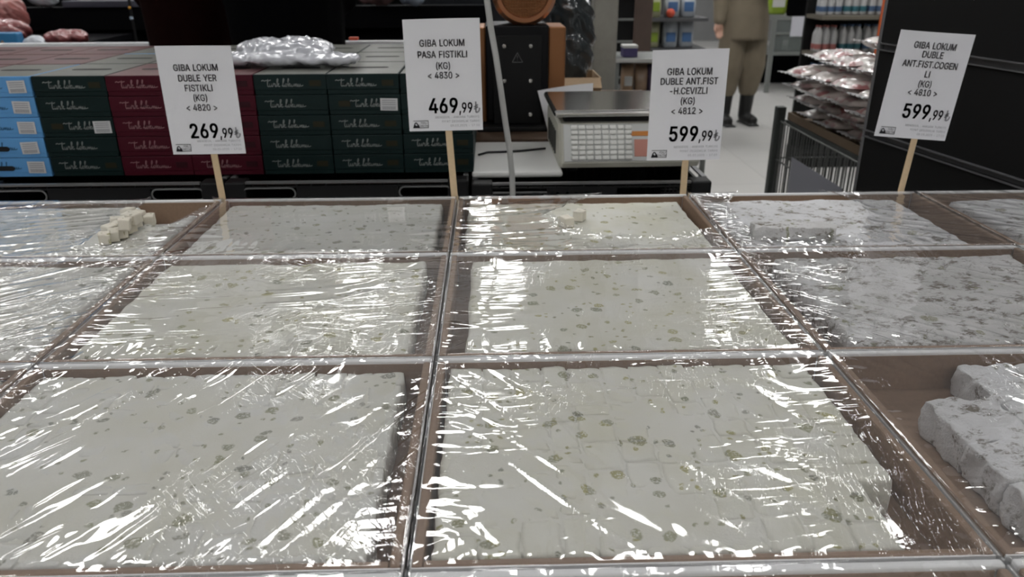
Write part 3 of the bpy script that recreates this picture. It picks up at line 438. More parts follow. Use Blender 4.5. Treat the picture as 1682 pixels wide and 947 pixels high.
def film(parent, W, D, seed, m, ang, amp=1.0, sag=.0026, hole=None, step=.0024):
    sk = .034
    def axis(h):
        n = int(2*h/step); a = np.linspace(-h, h, n); e = np.array([.0005, .003, .007, .013, .022, sk]); return np.concatenate([-h - e[::-1], a, h + e])
    hx, hy = W/2 + .0009, D/2 + .0009
    ax, ay = axis(hx), axis(hy); X, Y = np.meshgrid(ax, ay, indexing='ij')
    ox = np.maximum(np.abs(X) - hx, 0); oy = np.maximum(np.abs(Y) - hy, 0); drop = np.maximum(ox, oy)
    cx = np.clip(X, -hx, hx); cyy = np.clip(Y, -hy, hy)
    dx = hx - np.abs(cx); dy = hy - np.abs(cyy); de = np.minimum(dx, dy)
    z = TR_H + .0009 - sag*(1 - np.exp(-np.maximum(dx - .01, 0)/.035))*(1 - np.exp(-np.maximum(dy - .010, 0)/.03))
    inner = np.clip(de/.02, 0, 1)
    u = X*math.cos(ang) + Y*math.sin(ang); v = -X*math.sin(ang) + Y*math.cos(ang)
    z += inner*amp*.0022*(fbm(X*13 + 7, Y*13, seed, 3) - .5)
    ridge = 1 - np.abs(2*fbm(u*6 + 3, v*46, seed + 11, 2) - 1)
    z += inner*amp*.0011*np.clip(ridge - .72, 0, 1)/.28*np.clip(fbm(X*8, Y*8 + 5, seed + 17, 2)*2.6 - .8, 0, 1)
    side = dx < dy
    tang = np.where(side, Y, X)
    ew = (fbm(tang*75, de*7, seed + 23, 3) - .5)*np.exp(-np.maximum(de - .012, 0)/.028)*np.clip((de - .0005)/.012, .05, 1)
    z += ew*np.maximum(amp, .6)*.0048
    z = np.minimum(z, TR_H + .0009 + .0016*np.clip(de/.03, .1, 1) + .001*inner)
    z = np.maximum(z, .0420)
    z = z - drop
    corner = (ox > 0) & (oy > 0)
    px = cx + np.sign(X)*np.where(ox > 0, .0011*fbm(Y*130, drop*90, seed + 31, 3), 0)
    py = cyy + np.sign(Y)*np.where(oy > 0, .0003 + .0006*fbm(X*90, drop*60, seed + 37, 2), 0)
    keep = np.ones(X.shape, bool)
    if hole is not None:
        ins = inside(hole, X, Y); dd = polydist(hole, X, Y); keep = ~ins
        lift = np.exp(-dd/.011)*(.002 + .012*fbm(X*60, Y*60, seed + 41, 3)**2)*(drop == 0)
        z = z + lift
    nx, ny = X.shape
    idx = np.arange(nx*ny).reshape(nx, ny)
    q = np.stack([idx[:-1, :-1], idx[1:, :-1], idx[1:, 1:], idx[:-1, 1:]], -1)
    ok = keep[:-1, :-1] & keep[1:, :-1] & keep[1:, 1:] & keep[:-1, 1:]
    vs = np.stack([px, py, z], -1).reshape(-1, 3); fs = q[ok].reshape(-1, 4)
    used = np.zeros(len(vs), bool); used[fs.ravel()] = True; rm = np.cumsum(used) - 1
    me = bpy.data.meshes.new('plastic_wrap'); me.from_pydata(vs[used].tolist(), [], rm[fs].tolist())
    o = link_mesh('plastic_wrap', me, m, parent, None, True)
    return o

TOP = .0388                               # tops of the sweets above the tray's underside
BOTTOM = .0036
def bed(W, D, gaps, seed, m, loc, label, pw, pd, rough=1.0, seam=.0008, skew=0.0, hollow=None, name='lokum_bed', top=None):
    """the packed, sugared sweets of one tray"""
    L, Rr, F, B = gaps
    xa, xb, ya, yb = -W/2 + .0105 + L, W/2 - .0105 - Rr, -D/2 + .0105 + F, D/2 - .0092 - B
    n = int((xb - xa)/.0026); k = int((yb - ya)/.0026)
    X, Y = np.meshgrid(np.linspace(xa, xb, n), np.linspace(ya, yb, k), indexing='ij')
    wx = X + .006*(fbm(X*22, Y*22, seed, 2) - .5) + skew*Y; wy = Y + .006*(fbm(X*22 + 9, Y*22, seed + 3, 2) - .5)
    row = np.floor(wy/pd); gx = np.abs(((wx/pw + .37*(row % 3)) % 1) - .5)*2; gy = np.abs(((wy/pd) % 1) - .5)*2
    ex = (1 - gx)*pw/2; ey = (1 - gy)*pd/2; e = np.minimum(ex, ey)
    fill = np.clip(fbm(X*11, Y*11, seed + 5, 3)*3 - .95, 0, 1)
    z = TOP + rough*.0026*(fbm(X*30, Y*30, seed + 7, 4) - .5)*2 - seam*1.8*np.exp(-(e/.0013)**2)*fill
    cellz = vnoise(np.floor(wx/pw + .37*(row % 3))*1.7 + .5, row*1.7 + .5, seed + 9) - .5
    z += .0009*cellz*rough
    z = np.minimum(z, .0408)
    if top is not None: z = top + .0014*(fbm(X*26, Y*26, seed + 7, 4) - .5)*2
    if hollow is not None:
        hd = np.where(inside(hollow, X, Y), -polydist(hollow, X, Y), polydist(hollow, X, Y)) + .006*(fbm(X*70, Y*70, seed + 19, 3) - .5)
        kk = np.clip(.5 - hd/.008, 0, 1); z = z*(1 - kk) + (BOTTOM + .004 + .003*fbm(X*60, Y*60, seed + 21, 3))*kk
    d = np.minimum(np.minimum(X - xa, xb - X), np.minimum(Y - ya, yb - Y))
    z = np.maximum(z - .006*np.exp(-np.maximum(d, 0)/.0022), BOTTOM + .002)
    jx = .0045*(fbm(Y*38, X*0, seed + 13, 2) - .5); jy = .006*(fbm(X*38, Y*0 + 4, seed + 15, 3) - .5)
    dxe = np.minimum(X - xa, xb - X); dye = np.minimum(Y - ya, yb - Y)
    px = X + jx*np.exp(-dxe/.01)*np.sign(X) - .004*np.sign(X)*np.exp(-dxe/.01); py = Y + jy*np.exp(-dye/.01) - .004*np.sign(Y)*np.exp(-dye/.01)
    # walls down to the tray floor
    b = [(i, 0) for i in range(n)] + [(n - 1, j) for j in range(1, k)] + [(i, k - 1) for i in range(n - 2, -1, -1)] + [(0, j) for j in range(k - 2, 0, -1)]
    vs = np.stack([px, py, z], -1).reshape(-1, 3).tolist(); idx = np.arange(n*k).reshape(n, k)
    fs = np.stack([idx[:-1, :-1], idx[1:, :-1], idx[1:, 1:], idx[:-1, 1:]], -1).reshape(-1, 4).tolist()
    base = len(vs); r = [idx[i, j] for i, j in b]
    vs += [[vs[q][0], vs[q][1], BOTTOM] for q in r]; mlen = len(r)
    for q in range(mlen): fs.append([r[q], base + q, base + (q + 1) % mlen, r[(q + 1) % mlen]])
    fs.append([base + q for q in range(mlen)][::-1])
    me = bpy.data.meshes.new(name); me.from_pydata(vs, [], fs)
    o = link_mesh(name, me, m, None, loc, True); tag(o, label, 'turkish delight', None, 'stuff'); return o

def piece_mesh(w, d, h, seed, m, jag=.0009):
    bm = bmesh.new(); bmesh.ops.create_cube(bm, size=1)
    bmesh.ops.subdivide_edges(bm, edges=bm.edges[:], cuts=7 if jag < .0015 else 21, use_grid_fill=True)
    rs = np.random.RandomState(seed); ph = rs.rand(6)*10
    for v in bm.verts:
        p = v.co*2; q = Vector([math.copysign(abs(c)**1.0, c) for c in p])
        r = .075 if jag < .0015 else .05; 
        e = [max(0, abs(c) - (1 - r))/r for c in q]; l = math.sqrt(sum(k*k for k in e))
        if l > 1: q = Vector([math.copysign((1 - r) + r*k/l, c) if k > 0 else c for k, c in zip(e, q)])
        v.co = Vector((q.x*w/2, q.y*d/2, q.z*h/2 + h/2))
    for v in bm.verts:
        a = v.co*110
        nz = math.sin(a.x*1.3 + ph[0]) * math.sin(a.y*1.7 + ph[1]) + .6*math.sin(a.x*3.1 + a.y*2.3 + ph[2])
        if v.co.z > h*.5: v.co.z += jag*nz*.6
        v.co.x += jag*.8*math.sin(a.y*1.9 + a.z*1.2 + ph[3]); v.co.y += jag*.8*math.sin(a.x*1.6 + a.z + ph[4])
    if jag > .0015:
        bm.normal_update(); vl = list(bm.verts); co = np.array([v.co[:] for v in vl])
        nz = fbm(co[:, 0]*150 + co[:, 2]*60 + 9, co[:, 1]*150 + co[:, 2]*90 + 5, 500 + seed, 4) - .5
        for v, k in zip(vl, nz): v.co += v.normal*float(k)*jag*2.6*(.35 if v.co.z > h*.9 else 1); v.co.z = max(v.co.z, .0)
    me = bpy.data.meshes.new('lokum_piece'); bm.to_mesh(me); bm.free(); me.materials.append(m)
    me.polygons.foreach_set('use_smooth', [True]*len(me.polygons)); return me
def place_piece(me, loc, rot, label, group):
    o = bpy.data.objects.new('lokum_piece', me); COL.objects.link(o); o.location = loc; o.rotation_euler = rot
    tag(o, label, 'turkish delight', group); return o

def pieces(W, D, gaps, loc, nx, ny, mats, seed, label, group, skip=lambda i, j, x, y: False, jag=.0009, jit=.0008, powder=True):
    L, Rr, F, B = gaps
    xa, xb, ya, yb = -W/2 + .0105 + L, W/2 - .0105 - Rr, -D/2 + .0105 + F, D/2 - .0092 - B
    pw, pd = (xb - xa)/nx, (yb - ya)/ny; rs = random.Random(seed)
    ms = [piece_mesh(pw, pd, TOP - BOTTOM - .0012, seed + k, mats, jag) for k in range(6)]
    def cuts_of(a, b, n, wob):
        c = [a] + [a + (b - a)*(k + rs.uniform(-wob, wob))/n for k in range(1, n)] + [b]; return c
    cx = cuts_of(xa, xb, nx, .10)
    for i in range(nx):
        cyv = cuts_of(ya + rs.uniform(0, .002), yb - rs.uniform(0, .004), ny, .34)
        for j in range(ny):
            x, y = (cx[i] + cx[i + 1])/2, (cyv[j] + cyv[j + 1])/2
            if skip(i, j, x, y): continue
            o = place_piece(rs.choice(ms), (loc[0] + x, loc[1] + y, loc[2] + BOTTOM + .0001 + rs.uniform(0, 1)*jit), (0, 0, rs.uniform(-1, 1)*.008 + rs.choice((0, math.pi))), label, group)
            o.scale = ((cx[i + 1] - cx[i] - .0009)/pw, (cyv[j + 1] - cyv[j] - .0009)/pd, 1)

def tray_at(col, row):
    ya, yb = ROWS[row]; W = PITCH_X - .0042; D = yb - ya - .004
    return (X0 + PITCH_X*(col - .5) + PITCH_X/2*0 , (ya + yb)/2, TB), W, D
def local_poly(loc, pts):
    out = []
    for p in pts:
        w = atz(p[0], p[1], RIM_Z); out.append((w[0] - loc[0], w[1] - loc[1]))
    return out
# column numbers: -1 far left, 0 left of the central seam, 1 right of it, 2 right, 3 far right
TRAYS = [
 (-1, 'back', LOK_W, FILM_BUSY, .3, 1.0, 'lokum tray at the left picture edge, back row, wrap torn open at its corner'),
 (0, 'back', LOK_W, FILM_TAUT, .1, .12, 'lokum tray behind smooth taut film between the 269,99 and 469,99 signs'),
 (1, 'back', LOK_P, FILM_SOFT, .2, .9, 'lokum tray with wrap pulled off its brown back, between 469,99 and 599,99 signs'),
 (2, 'back', LOK_C, FILM_BUSY, -.5, 1.0, 'coconut lokum tray in the back row below the tilted 599,99 sign'),
 (3, 'back', LOK_C, FILM_BUSY, -.5, 1.0, 'coconut lokum tray in the far right corner beside the black panel'),
 (-1, 'middle', LOK_W, FILM_BUSY, .6, 1.1, 'lokum tray cut by the left picture edge in the middle row'),
 (0, 'middle', LOK_P, FILM_BUSY, .1, .8, 'pistachio lokum tray in the middle row, left of the central seam'),
 (1, 'middle', LOK_P, FILM_SOFT, .1, .38, 'smooth lokum tray in the middle row, right of the central seam'),
 (2, 'middle', LOK_D, FILM_SOFT, -.7, .9, 'grey grooved coconut lokum tray at the right of the middle row'),
 (-1, 'front', LOK_W, FILM_BUSY, .6, 1.0, 'lokum tray showing only a corner at the left edge, front row'),
 (0, 'front', LOK_W, FILM_DIAG, 1.0, .62, 'lokum tray front left with long diagonal creases in its film'),
 (1, 'front', LOK_P, FILM_SOFT, -.9, .42, 'large pistachio lokum tray front centre with visible cut pieces'),
 (2, 'front', LOK_C, FILM_SOFT, -.9, .8, 'coconut lokum tray at the lower right with a bare kraft gap'),
 (0, 'near', LOK_W, FILM_SOFT, .2, .8, 'lokum tray at the bottom edge, only its white rim showing, left'),
 (1, 'near', LOK_P, FILM_SOFT, .2, .8, 'lokum tray at the bottom edge, only its white rim showing, centre'),
 (2, 'near', LOK_C, FILM_SOFT, .2, .8, 'lokum tray in the bottom right corner, barely in view'),
]
GAPS = {(-1, 'back'): (.002, .006, .004, .006), (0, 'back'): (.002, .008, .002, .005), (1, 'back'): (.003, .006, .002, .013), (2, 'back'): (.006, .034, .002, .012), (3, 'back'): (.026, .006, .002, .022),
        (-1, 'middle'): (.002, .010, .002, .003), (0, 'middle'): (.003, .014, .002, .003), (1, 'middle'): (.014, .006, .002, .003), (2, 'middle'): (.030, .006, .004, .008),
        (-1, 'front'): (.002, .008, .002, .004), (0, 'front'): (.003, .016, .002, .006), (1, 'front'): (.003, .015, .002, .002), (2, 'front'): (.046, .006, .004, .010),
        (0, 'near'): (.004, .01, .002, .004), (1, 'near'): (.004, .01, .002, .004), (2, 'near'): (.004, .01, .002, .004)}
HOLES = {(-1, 'back'): [(140, 404), (180, 372), (228, 346), (262, 318), (345, 316), (350, 340), (300, 360), (240, 382), (190, 402)],
         (1, 'back'): [(905, 352), (960, 330), (1010, 312), (1122, 312), (1150, 340), (1170, 376), (1090, 392), (980, 386), (930, 372)],
         (2, 'back'): [(1195, 338), (1215, 314), (1330, 312), (1400, 330), (1425, 352), (1405, 392), (1260, 394), (1215, 366)]}
SEED = 100
for col, row, lm, fm, ang, amp, lab in TRAYS:
    SEED += 50
    loc, W, D = tray_at(col, row)
    t = thing('lokum_tray', lab, 'tray', loc)
    carton_parts(t, W, D)
    h = HOLES.get((col, row)); h = local_poly(loc, h) if h else None
    film(t, W, D, SEED, fm, ang, amp, hole=h, step=.0024 if row in ('front', 'middle') else .003, sag=.0026 if fm is not FILM_TAUT else .0016)
    g = GAPS[(col, row)]
    if (col, row) == (0, 'front'):
        pieces(W, D, g, loc, 12, 8, LOK_W, 11, 'powdered white lokum piece packed in the front left tray under creased film', 'lokum pieces in the front left tray')
        bed(W, D, g, 71, SUGAR, loc, 'icing sugar filling the joints between sweets in the front left tray', .03, .03, name='icing_sugar', top=TOP - .0005)
    elif (col, row) == (1, 'front'):
        pieces(W, D, g, loc, 12, 8, LOK_P, 23, 'powdered pistachio lokum piece packed in the front centre tray', 'lokum pieces in the front centre tray',
               skip=lambda i, j, x, y: (i == 11 and j < 2))
        bed(W - .02, D, g, 73, SUGAR, (loc[0] - .012, loc[1], loc[2]), 'icing sugar filling the joints between sweets in the front centre tray', .03, .03, name='icing_sugar', top=TOP - .0009)
    elif (col, row) == (2, 'front'):
        pieces(W, D, g, loc, 5, 4, LOK_C, 37, 'coconut dusted lokum chunk packed in the lower right tray', 'coconut lokum chunks in the lower right tray',
               skip=lambda i, j, x, y: (i == 0 and j == 3), jag=.0022, jit=.0012)
    else:
        what = {LOK_W: 'white powdered', LOK_P: 'pistachio flecked', LOK_C: 'coconut dusted', LOK_D: 'grey grooved coconut'}[lm]
        if lm is LOK_D: bed(W, D, g, SEED + 3, lm, loc, what + ' sweets filling the ' + lab.split(' tray', 1)[1][:0] + 'tray at the right of the middle row', .030, .060, 1.3, .0032, skew=-.5)
        else: bed(W, D, g, SEED + 3, lm, loc, what + ' sweets packed in the ' + {-1: 'left edge', 0: 'left centre', 1: 'right centre', 2: 'right', 3: 'far right'}[col] + ' tray of the ' + {'near': 'nearest'}.get(row, row) + ' row', .03, .034, 1.0 if lm is not LOK_C else 1.5, hollow=local_poly(loc, [(236, 352), (228, 318), (350, 312), (352, 336), (300, 352), (262, 366)]) if (col, row) == (-1, 'back') else None)

# loose cut pieces lying on the beds of the opened back trays
rs = random.Random(5)
cuts = [piece_mesh(.016, .018, .016, 300 + k, LOK_CUT, .0008) for k in range(4)]
for k, (px, py, dz) in enumerate([(172, 393, 0), (186, 388, 0), (200, 384, 0), (180, 380, 0), (196, 374, 0), (212, 376, 0), (190, 367, 0), (206, 366, 0), (222, 367, 0), (214, 358, 0), (228, 357, 0), (246, 362, -.006), (204, 370, .0165), (220, 360, .0165), (212, 352, .0)]):
    w = atz(px, py, TB + TOP + .008 + dz)
    place_piece(cuts[k % 4], (w[0], w[1], TB + TOP + .0022 + dz), (rs.uniform(-.12, .12), rs.uniform(-.12, .12), rs.uniform(-.6, .6)), 'cream cut lokum cube heaped at the torn corner of the back left tray', 'loose cubes at the torn wrap')
for k, (px, py) in enumerate([(930, 362), (952, 352)]):
    w = atz(px, py, TB + TOP + .01)
    place_piece(cuts[k], (w[0], w[1], TB + TOP + .0005), (0, 0, .5 - k*.9), ('cream lokum cube on the right centre back tray, ' + ('nearer' if k == 0 else 'farther') + ' of two'), None)
logm = piece_mesh(.118, .03, .02, 330, LOK_D, .0018); w = atz(1302, 382, TB + TOP + .008)
o = bpy.data.objects.new('lokum_log', logm); COL.objects.link(o); o.location = (w[0], w[1], TB + TOP + .0006); o.rotation_euler = (0, 0, -.06)
tag(o, 'grey coconut coated lokum log lying in the opened right back tray', 'turkish delight')

# ------------------------------------------------------------------ price signs
TRY = [[(.25, 0), (.25, 1)], [(.02, .48), (.52, .72)], [(.02, .28), (.52, .52)], [(.25, 0), (.5, .04), (.68, .2), (.72, .42)]]
def sign(quad, depth, stick_top, stick_bot, lines, ys, price, py, label, seed):
    P = [at(q[0], q[1], depth) for q in quad]            # TL TR BR BL on the upright plane of the sign
    TL, TR_, BR, BL = P
    xax = ((TR_ - TL) + (BR - BL))/2; w = np.linalg.norm(xax); yax = ((BL - TL) + (BR - TR_))/2; h = np.linalg.norm(yax)
    roll = math.atan2(xax[2], xax[0]); c = sum(P)/4
    t = thing('price_sign', label, 'price sign', (c[0], depth, c[2])); t.rotation_euler = (0, -roll, 0)
    # paper sheet, slightly curled
    n = 10; vs = []; fs = []
    rs = random.Random(seed)
    for i in range(n + 1):
        for j in range(n + 1):
            a, b = i/n - .5, j/n - .5
            vs.append((a*w, .0014 - .0014*math.cos(a*3.0), b*h + (.0007*math.sin(a*60 + seed) if j == n else 0)))
    for i in range(n):
        for j in range(n):
            q = i*(n + 1) + j; fs.append((q, q + n + 1, q + n + 2, q + 1))
    m = len(vs); vs += [(x, y + .0004, z) for x, y, z in vs]; fs += [tuple(k + m for k in f[::-1]) for f in fs]
    obj('paper_sheet', MB().add(vs, fs), PAPER, t, smooth=True)
    yy = -.0008
    lo = MB()
    for s, f in zip(lines, ys): put_text(lo, s, h*.115, .0, h*(.5 - f), yy, sx=.80, bold=.016)
    obj('product_lettering', lo, INK_GREY, t)
    pm = MB(); put_text(pm, price, h*.262, w*.185, h*(.5 - py), yy, bold=.022, sx=.80, align='RIGHT'); obj('price_digits', pm, INK_BLACK, t)
    pm = MB(); put_text(pm, ',99', h*.178, w*.185, h*(.5 - py - .022), yy, bold=.018, sx=.68, align='LEFT'); obj('price_cents', pm, INK_BLACK, t)
    lm = MB()
    for st in TRY: ribbon(lm, st, h*.014, yy, h*.072, h*.10, w*.388, h*(.5 - py - .068))
    obj('lira_mark', lm, INK_GREY, t)
    fp = MB()
    put_text(fp, 'MENSEI/IL : ANKARA TURKIYE', h*.040, w*.46, h*(.5 - .872), yy, align='RIGHT')
    put_text(fp, 'FIYAT DEGISIKLIK TARIHI', h*.040, w*.46, h*(.5 - .912), yy, align='RIGHT')
    put_text(fp, '05.03.2025 - 17:10', h*.040, w*.46, h*(.5 - .952), yy, align='RIGHT')
    obj('fine_print', fp, INK_PALE, t)
    lg = MB(); x0, x1, z0, z1 = -w*.44, -w*.235, h*(.5 - .97), h*(.5 - .90)
    for a, b, e, d in ((x0, x1, z1, z1 - .0008), (x0, x1, z0 + .0008, z0), (x1 - .0008, x1, z1, z0)): lg.add([(a, yy, e), (b, yy, e), (b, yy, d), (a, yy, d)], [(0, 1, 2, 3)])
    ribbon(lg, [(0, 0), (.25, .75), (.5, 1), (.75, .75), (1, 0)], h*.009, yy, h*.05, h*.05, x0, z0)
    lg.add([(x0, yy, z0), (x0 + h*.06, yy, z0), (x0 + h*.05, yy, z0 + h*.035), (x0 + h*.03, yy, z0 + h*.02), (x0 + h*.01, yy, z0 + h*.035)], [(0, 1, 2, 3, 4)])
    put_text(lg, 'YERLİ', h*.040, (x0 + x1)/2 + h*.028, z1 - h*.022, yy, sx=.8); put_text(lg, 'ÜRETİM', h*.040, (x0 + x1)/2 + h*.028, z0 + h*.02, yy, sx=.8)
    obj('origin_logo', lg, INK_BLACK, t)
    a = at(stick_top[0], stick_top[1], depth + .003); b = at(stick_bot[0], stick_bot[1], depth + .003)
    d = Vector(a - b).normalized(); a2 = Vector(a) + d*(h*.55); k = (TB + .004 - b[2])/d.z; b2 = Vector(b) + d*k
    mid = (a2 + b2)/2; ln = (a2 - b2).length; mw = t.matrix_basis.inverted()
    st = obj('wooden_stick', MB().rbox((0, 0, 0), (.0115, .0018, ln), .0008, 1), WOOD, t)
    st.location = mw @ mid; st.rotation_euler = (0, math.atan2(d.x, d.z) + roll, 0)
    return t
SY = 1.2955
sign([(252, 76), (380, 75), (402, 252), (285, 254)], SY, (352, 255), (366, 328), ['GIBA LOKUM', 'DUBLE YER', 'FISTIKLI', '(KG)', '< 4820 >'], [.19, .285, .375, .465, .555], '269', .775, 'white 269,99 price sign on a stick in front of burgundy cartons', 1)
sign([(661, 32), (787, 30), (794, 213), (672, 216)], SY, (737, 214), (746, 316), ['GIBA LOKUM', 'PASA FISTIKLI', '(KG)', '< 4830 >'], [.205, .305, .405, .49], '469', .765, 'white 469,99 price sign on a stick beside the copper grinder', 2)
sign([(1072, 82), (1197, 80), (1184, 262), (1063, 264)], SY, (1126, 262), (1122, 316), ['GIBA LOKUM', 'DUBLE ANT.FIST', '-H.CEVIZLI', '(KG)', '< 4812 >'], [.19, .275, .36, .45, .54], '599', .75, 'upright white 599,99 price sign on a stick before the weighing scale', 3)
sign([(1478, 49), (1599, 56), (1557, 233), (1439, 222)], SY, (1501, 232), (1481, 308), ['GIBA LOKUM', 'DUBLE', 'ANT.FIST.COGEN', 'LI', '(KG)', '< 4810 >'], [.125, .205, .295, .385, .475, .555], '599', .735, 'tilted white 599,99 price sign on a stick before the black panel', 4)

# ------------------------------------------------------------------ black crates behind the trays
CR_Y = 1.50; CR_D = .40; CR_H = .29; CR_TOP = .907; LOW = .008
xa = at(365, 310, CR_Y)[0]; xb = at(772, 310, CR_Y)[0]; PW = xb - xa; CW = PW - .006
struct_y = CR_TOP - CR_H
def make_crate(label, lattice=False):
    t = thing('plastic_crate', label, 'crate', (0, 0, 0))
    w, d, h = CW, CR_D - .006, CR_H
    b = MB(); b.box((0, 0, .004), (w, d, .008))
    for sx in (-1, 1):
        for s2 in (-1, 1): b.rbox((sx*(w/2 - .021), s2*(d/2 - .02), h/2), (.042, .04, h), .004)
    for s2 in (-1, 1):
        y = s2*(d/2 - .006); iw = w - .084
        b.box((0, y, .1275), (iw, .006, .255)); b.box((0, y, .2790), (iw, .006, .003))      # lower wall, bar over the handle band
        if not lattice or s2 > 0: b.box((0, y, .266), (iw - .20, .006, .0235))
        else:
            b.box((-.02, y, .266), (iw - .26, .006, .0235))
            for k in range(7): b.box((iw/2 - .008*k - .003, y, .266), (.002, .005, .0235))
            for k in range(3): b.box((iw/2 - .03, y, .2585 + .007*k), (.06, .005, .0015))
        for k in range(14): b.box((-iw/2 + (k + .5)*iw/14, y, .2835), (.003, .005, .008))
        for k in range(18): b.box((-iw/2 + (k + .5)*iw/18, y, .12), (.004, .010, .22))
    for sx in (-1, 1):
        x = sx*(w/2 - .006); b.box((x, 0, .14), (.006, d - .08, .26))
    obj('crate_body', b, BLACK_PLASTIC, t)
    rm = MB()
    for s2 in (-1, 1): rm.box((0, s2*(d/2 - .006), h - .002), (w - .084, .010, .004))
    for sx in (-1, 1): rm.box((sx*(w/2 - .006), 0, h - .002), (.010, d - .08, .004))
    obj('crate_rim', rm, RIM_PLASTIC, t)
    if not lattice:
        hg = MB(); iw = w - .084
        for s2 in (-1,):
            y = s2*(d/2 - .002)
            for sx in (-1, 1):
                cx_ = sx*(iw/2 - .045); a = .052; r = .011; pts = []
                for k in range(9): an = -math.pi/2 + math.pi*k/8; pts.append((cx_ + a - r + r*math.cos(an), y, .266 + r*math.sin(an)))
                for k in range(9): an = math.pi/2 + math.pi*k/8; pts.append((cx_ - a + r + r*math.cos(an), y, .266 + r*math.sin(an)))
                h1 = MB().tube(pts, .0018, 6, closed=True); obj('handle_slot', h1, RIM_PLASTIC, t)
    else:
        bars = MB()
        for zz in (.258, .270): bars.box((-(w - .084)/2 + .055, -d/2 + .004, zz), (.11, .004, .003))
        obj('handle_bars', bars, RIM_PLASTIC, t)
        lg = MB(); put_text(lg, 'PUMAB', .05, -.06, .258, -d/2 - .0005 + .0025, bold=.01); obj('crate_lettering', lg, mat('crate_ink', (.003, .018, .018, 1), .4), t)
    return t
pl = thing('plinth', 'low dark plinth under the black crates', 'plinth', (0, 0, 0))
obj('plinth_body', MB().rbox((xa - .5*0 + PW*.5 - .12, 1.90, struct_y/2 - LOW/2 - .001), (PW*4.2, .79, struct_y - LOW - .004), .01), BLACK_PANEL, pl)
labs = ['black plastic crate cut by the left picture edge under blue cartons', 'black plastic crate under the dark green cartons in the middle', 'black plastic crate under the white weighing scale']
c0 = None
for k in (-2, -1, 0, 1):
    x = xa + (k + .5)*PW
    front_lab = {-2: 'black plastic crate beyond the left picture edge', -1: 'black plastic crate left of the 269,99 stick, under blue and burgundy cartons', 0: labs[1], 1: labs[2]}[k]
    if k == 1: c = make_crate(front_lab, True)
    elif c0 is None: c = c0 = make_crate(front_lab)
    else: c = copy_tree(c0)
    c.location = (x, CR_Y + CR_D/2, struct_y - (LOW if k == 1 else 0)); c['label'] = front_lab
    b2 = copy_tree(c0); b2.location = (x, CR_Y + CR_D*1.5, struct_y - (LOW if k == 1 else 0)); b2['label'] = 'black plastic crate hidden behind the front crates'; b2['group'] = 'rear crates'
# cardboard lining seen through the slots
for k in (-1, 0):
    x = xa + (k + .5)*PW
    o = obj('cardboard_sheet', MB().box((x, CR_Y + .022, struct_y + .2838), (CW - .10, .003, .006)), mat('rust_card', (.085, .035, .015, 1), .7), None)
    tag(o, 'brown cardboard strip behind the rim of the ' + ('left' if k == -1 else 'middle') + ' black crate', 'cardboard')

# ------------------------------------------------------------------ sweet cartons
G_BODY = mat('carton_green', (.0040, .0150, .0145, 1), .5, spec=.22)
R_BODY = mat('carton_burgundy', (.060, .0025, .0105, 1), .5, spec=.22)
B_BODY = mat('carton_blue', (.12, .35, .68, 1), .5, spec=.3)
LET_G = mat('foil_lettering', (.22, .24, .23, 1), .4)
LET_R = mat('foil_lettering_rose', (.30, .15, .16, 1), .4)
LET_B = mat('blue_lettering', (.02, .11, .24, 1), .5)
GOLD = mat('gold_patch', (.022, .020, .009, 1), .5, spec=.2); GOLD_R = mat('dark_patch', (.03, .004, .008, 1), .5, spec=.2)
SLOT = mat('slot_black', (.004, .004, .004, 1), .8)
TOPP = mat('carton_top_glare_print', (.27, .275, .245, 1), .3, coat=.5, vary=.35)  # printed top, its colour paled to stand for ceiling glare
TOPR = mat('carton_top_glare_print_burgundy', (.20, .095, .095, 1), .35, coat=.4, vary=.3)  # burgundy print greyed likewise, the glare is in its colour
STICK = mat('sticker_white', (.62, .62, .62, 1), .5)
BX_Y = 1.55; BZ0 = CR_TOP + .0035
bw = (at(660, 205, BX_Y)[0] - at(66, 205, BX_Y)[0])/5; bx0 = at(66, 205, BX_Y)[0]
BH = (1.109 - BZ0)/5; BD = .205
def body_mesh():
    w, d, h = bw - .0016, BD - .002, BH - .0006
    mb = MB(); mb.rbox((0, 0, h*.62), (w, d, h*.76), .0012, 2); mb.rbox((0, .0, h*.13), (w - .0012, d - .0012, h*.25), .001, 1)
    return mb.mesh('carton_body')
BODY = body_mesh()
SCRIPT = [
 [(-1.7, 1.75), (-1.2, 2.05), (-.7, 1.8), (-.1, 2.0), (.6, 1.85), (1.5, 2.1)],
 [(.55, 2.4), (.3, 1.2), (.28, .25), (.55, 0), (.95, .45), (1.0, .95), (.95, .3), (1.2, 0), (1.55, .4), (1.7, .95), (1.65, .3), (1.9, 0), (2.2, .6), (2.4, 1.1), (2.5, .85), (2.85, .95), (2.8, .3), (3.05, 0), (3.4, .6), (3.95, 2.0), (3.9, 2.5), (3.65, 2.2), (3.5, 1.0), (3.45, 0), (3.6, .6), (4.0, 1.0), (4.1, .75), (3.7, .5), (4.05, .05), (4.5, .2)],
 [(5.1, .1), (5.5, .8), (6.0, 2.0), (6.0, 2.5), (5.75, 2.3), (5.5, 1.0), (5.55, .2), (5.8, 0), (6.2, .6), (6.55, .95), (6.25, .6), (6.3, .05), (6.65, .1), (6.8, .65), (6.55, .95), (7.0, .7), (7.3, 1.3), (7.65, 2.3), (7.5, 2.5), (7.3, 1.8), (7.2, 0), (7.4, .6), (7.8, 1.0), (7.9, .75), (7.5, .5), (7.85, .05), (8.3, .5), (8.4, .9), (8.35, .2), (8.6, 0), (8.95, .4), (9.0, .9), (9.0, .1), (9.3, .5), (9.55, .85), (9.6, .05), (9.85, .6), (10.15, .8), (10.15, .1), (10.4, .1), (10.7, .8), (10.7, .2), (10.95, 0), (11.3, .5), (11.35, .85), (11.4, .2), (11.8, .15), (12.4, .4)]]
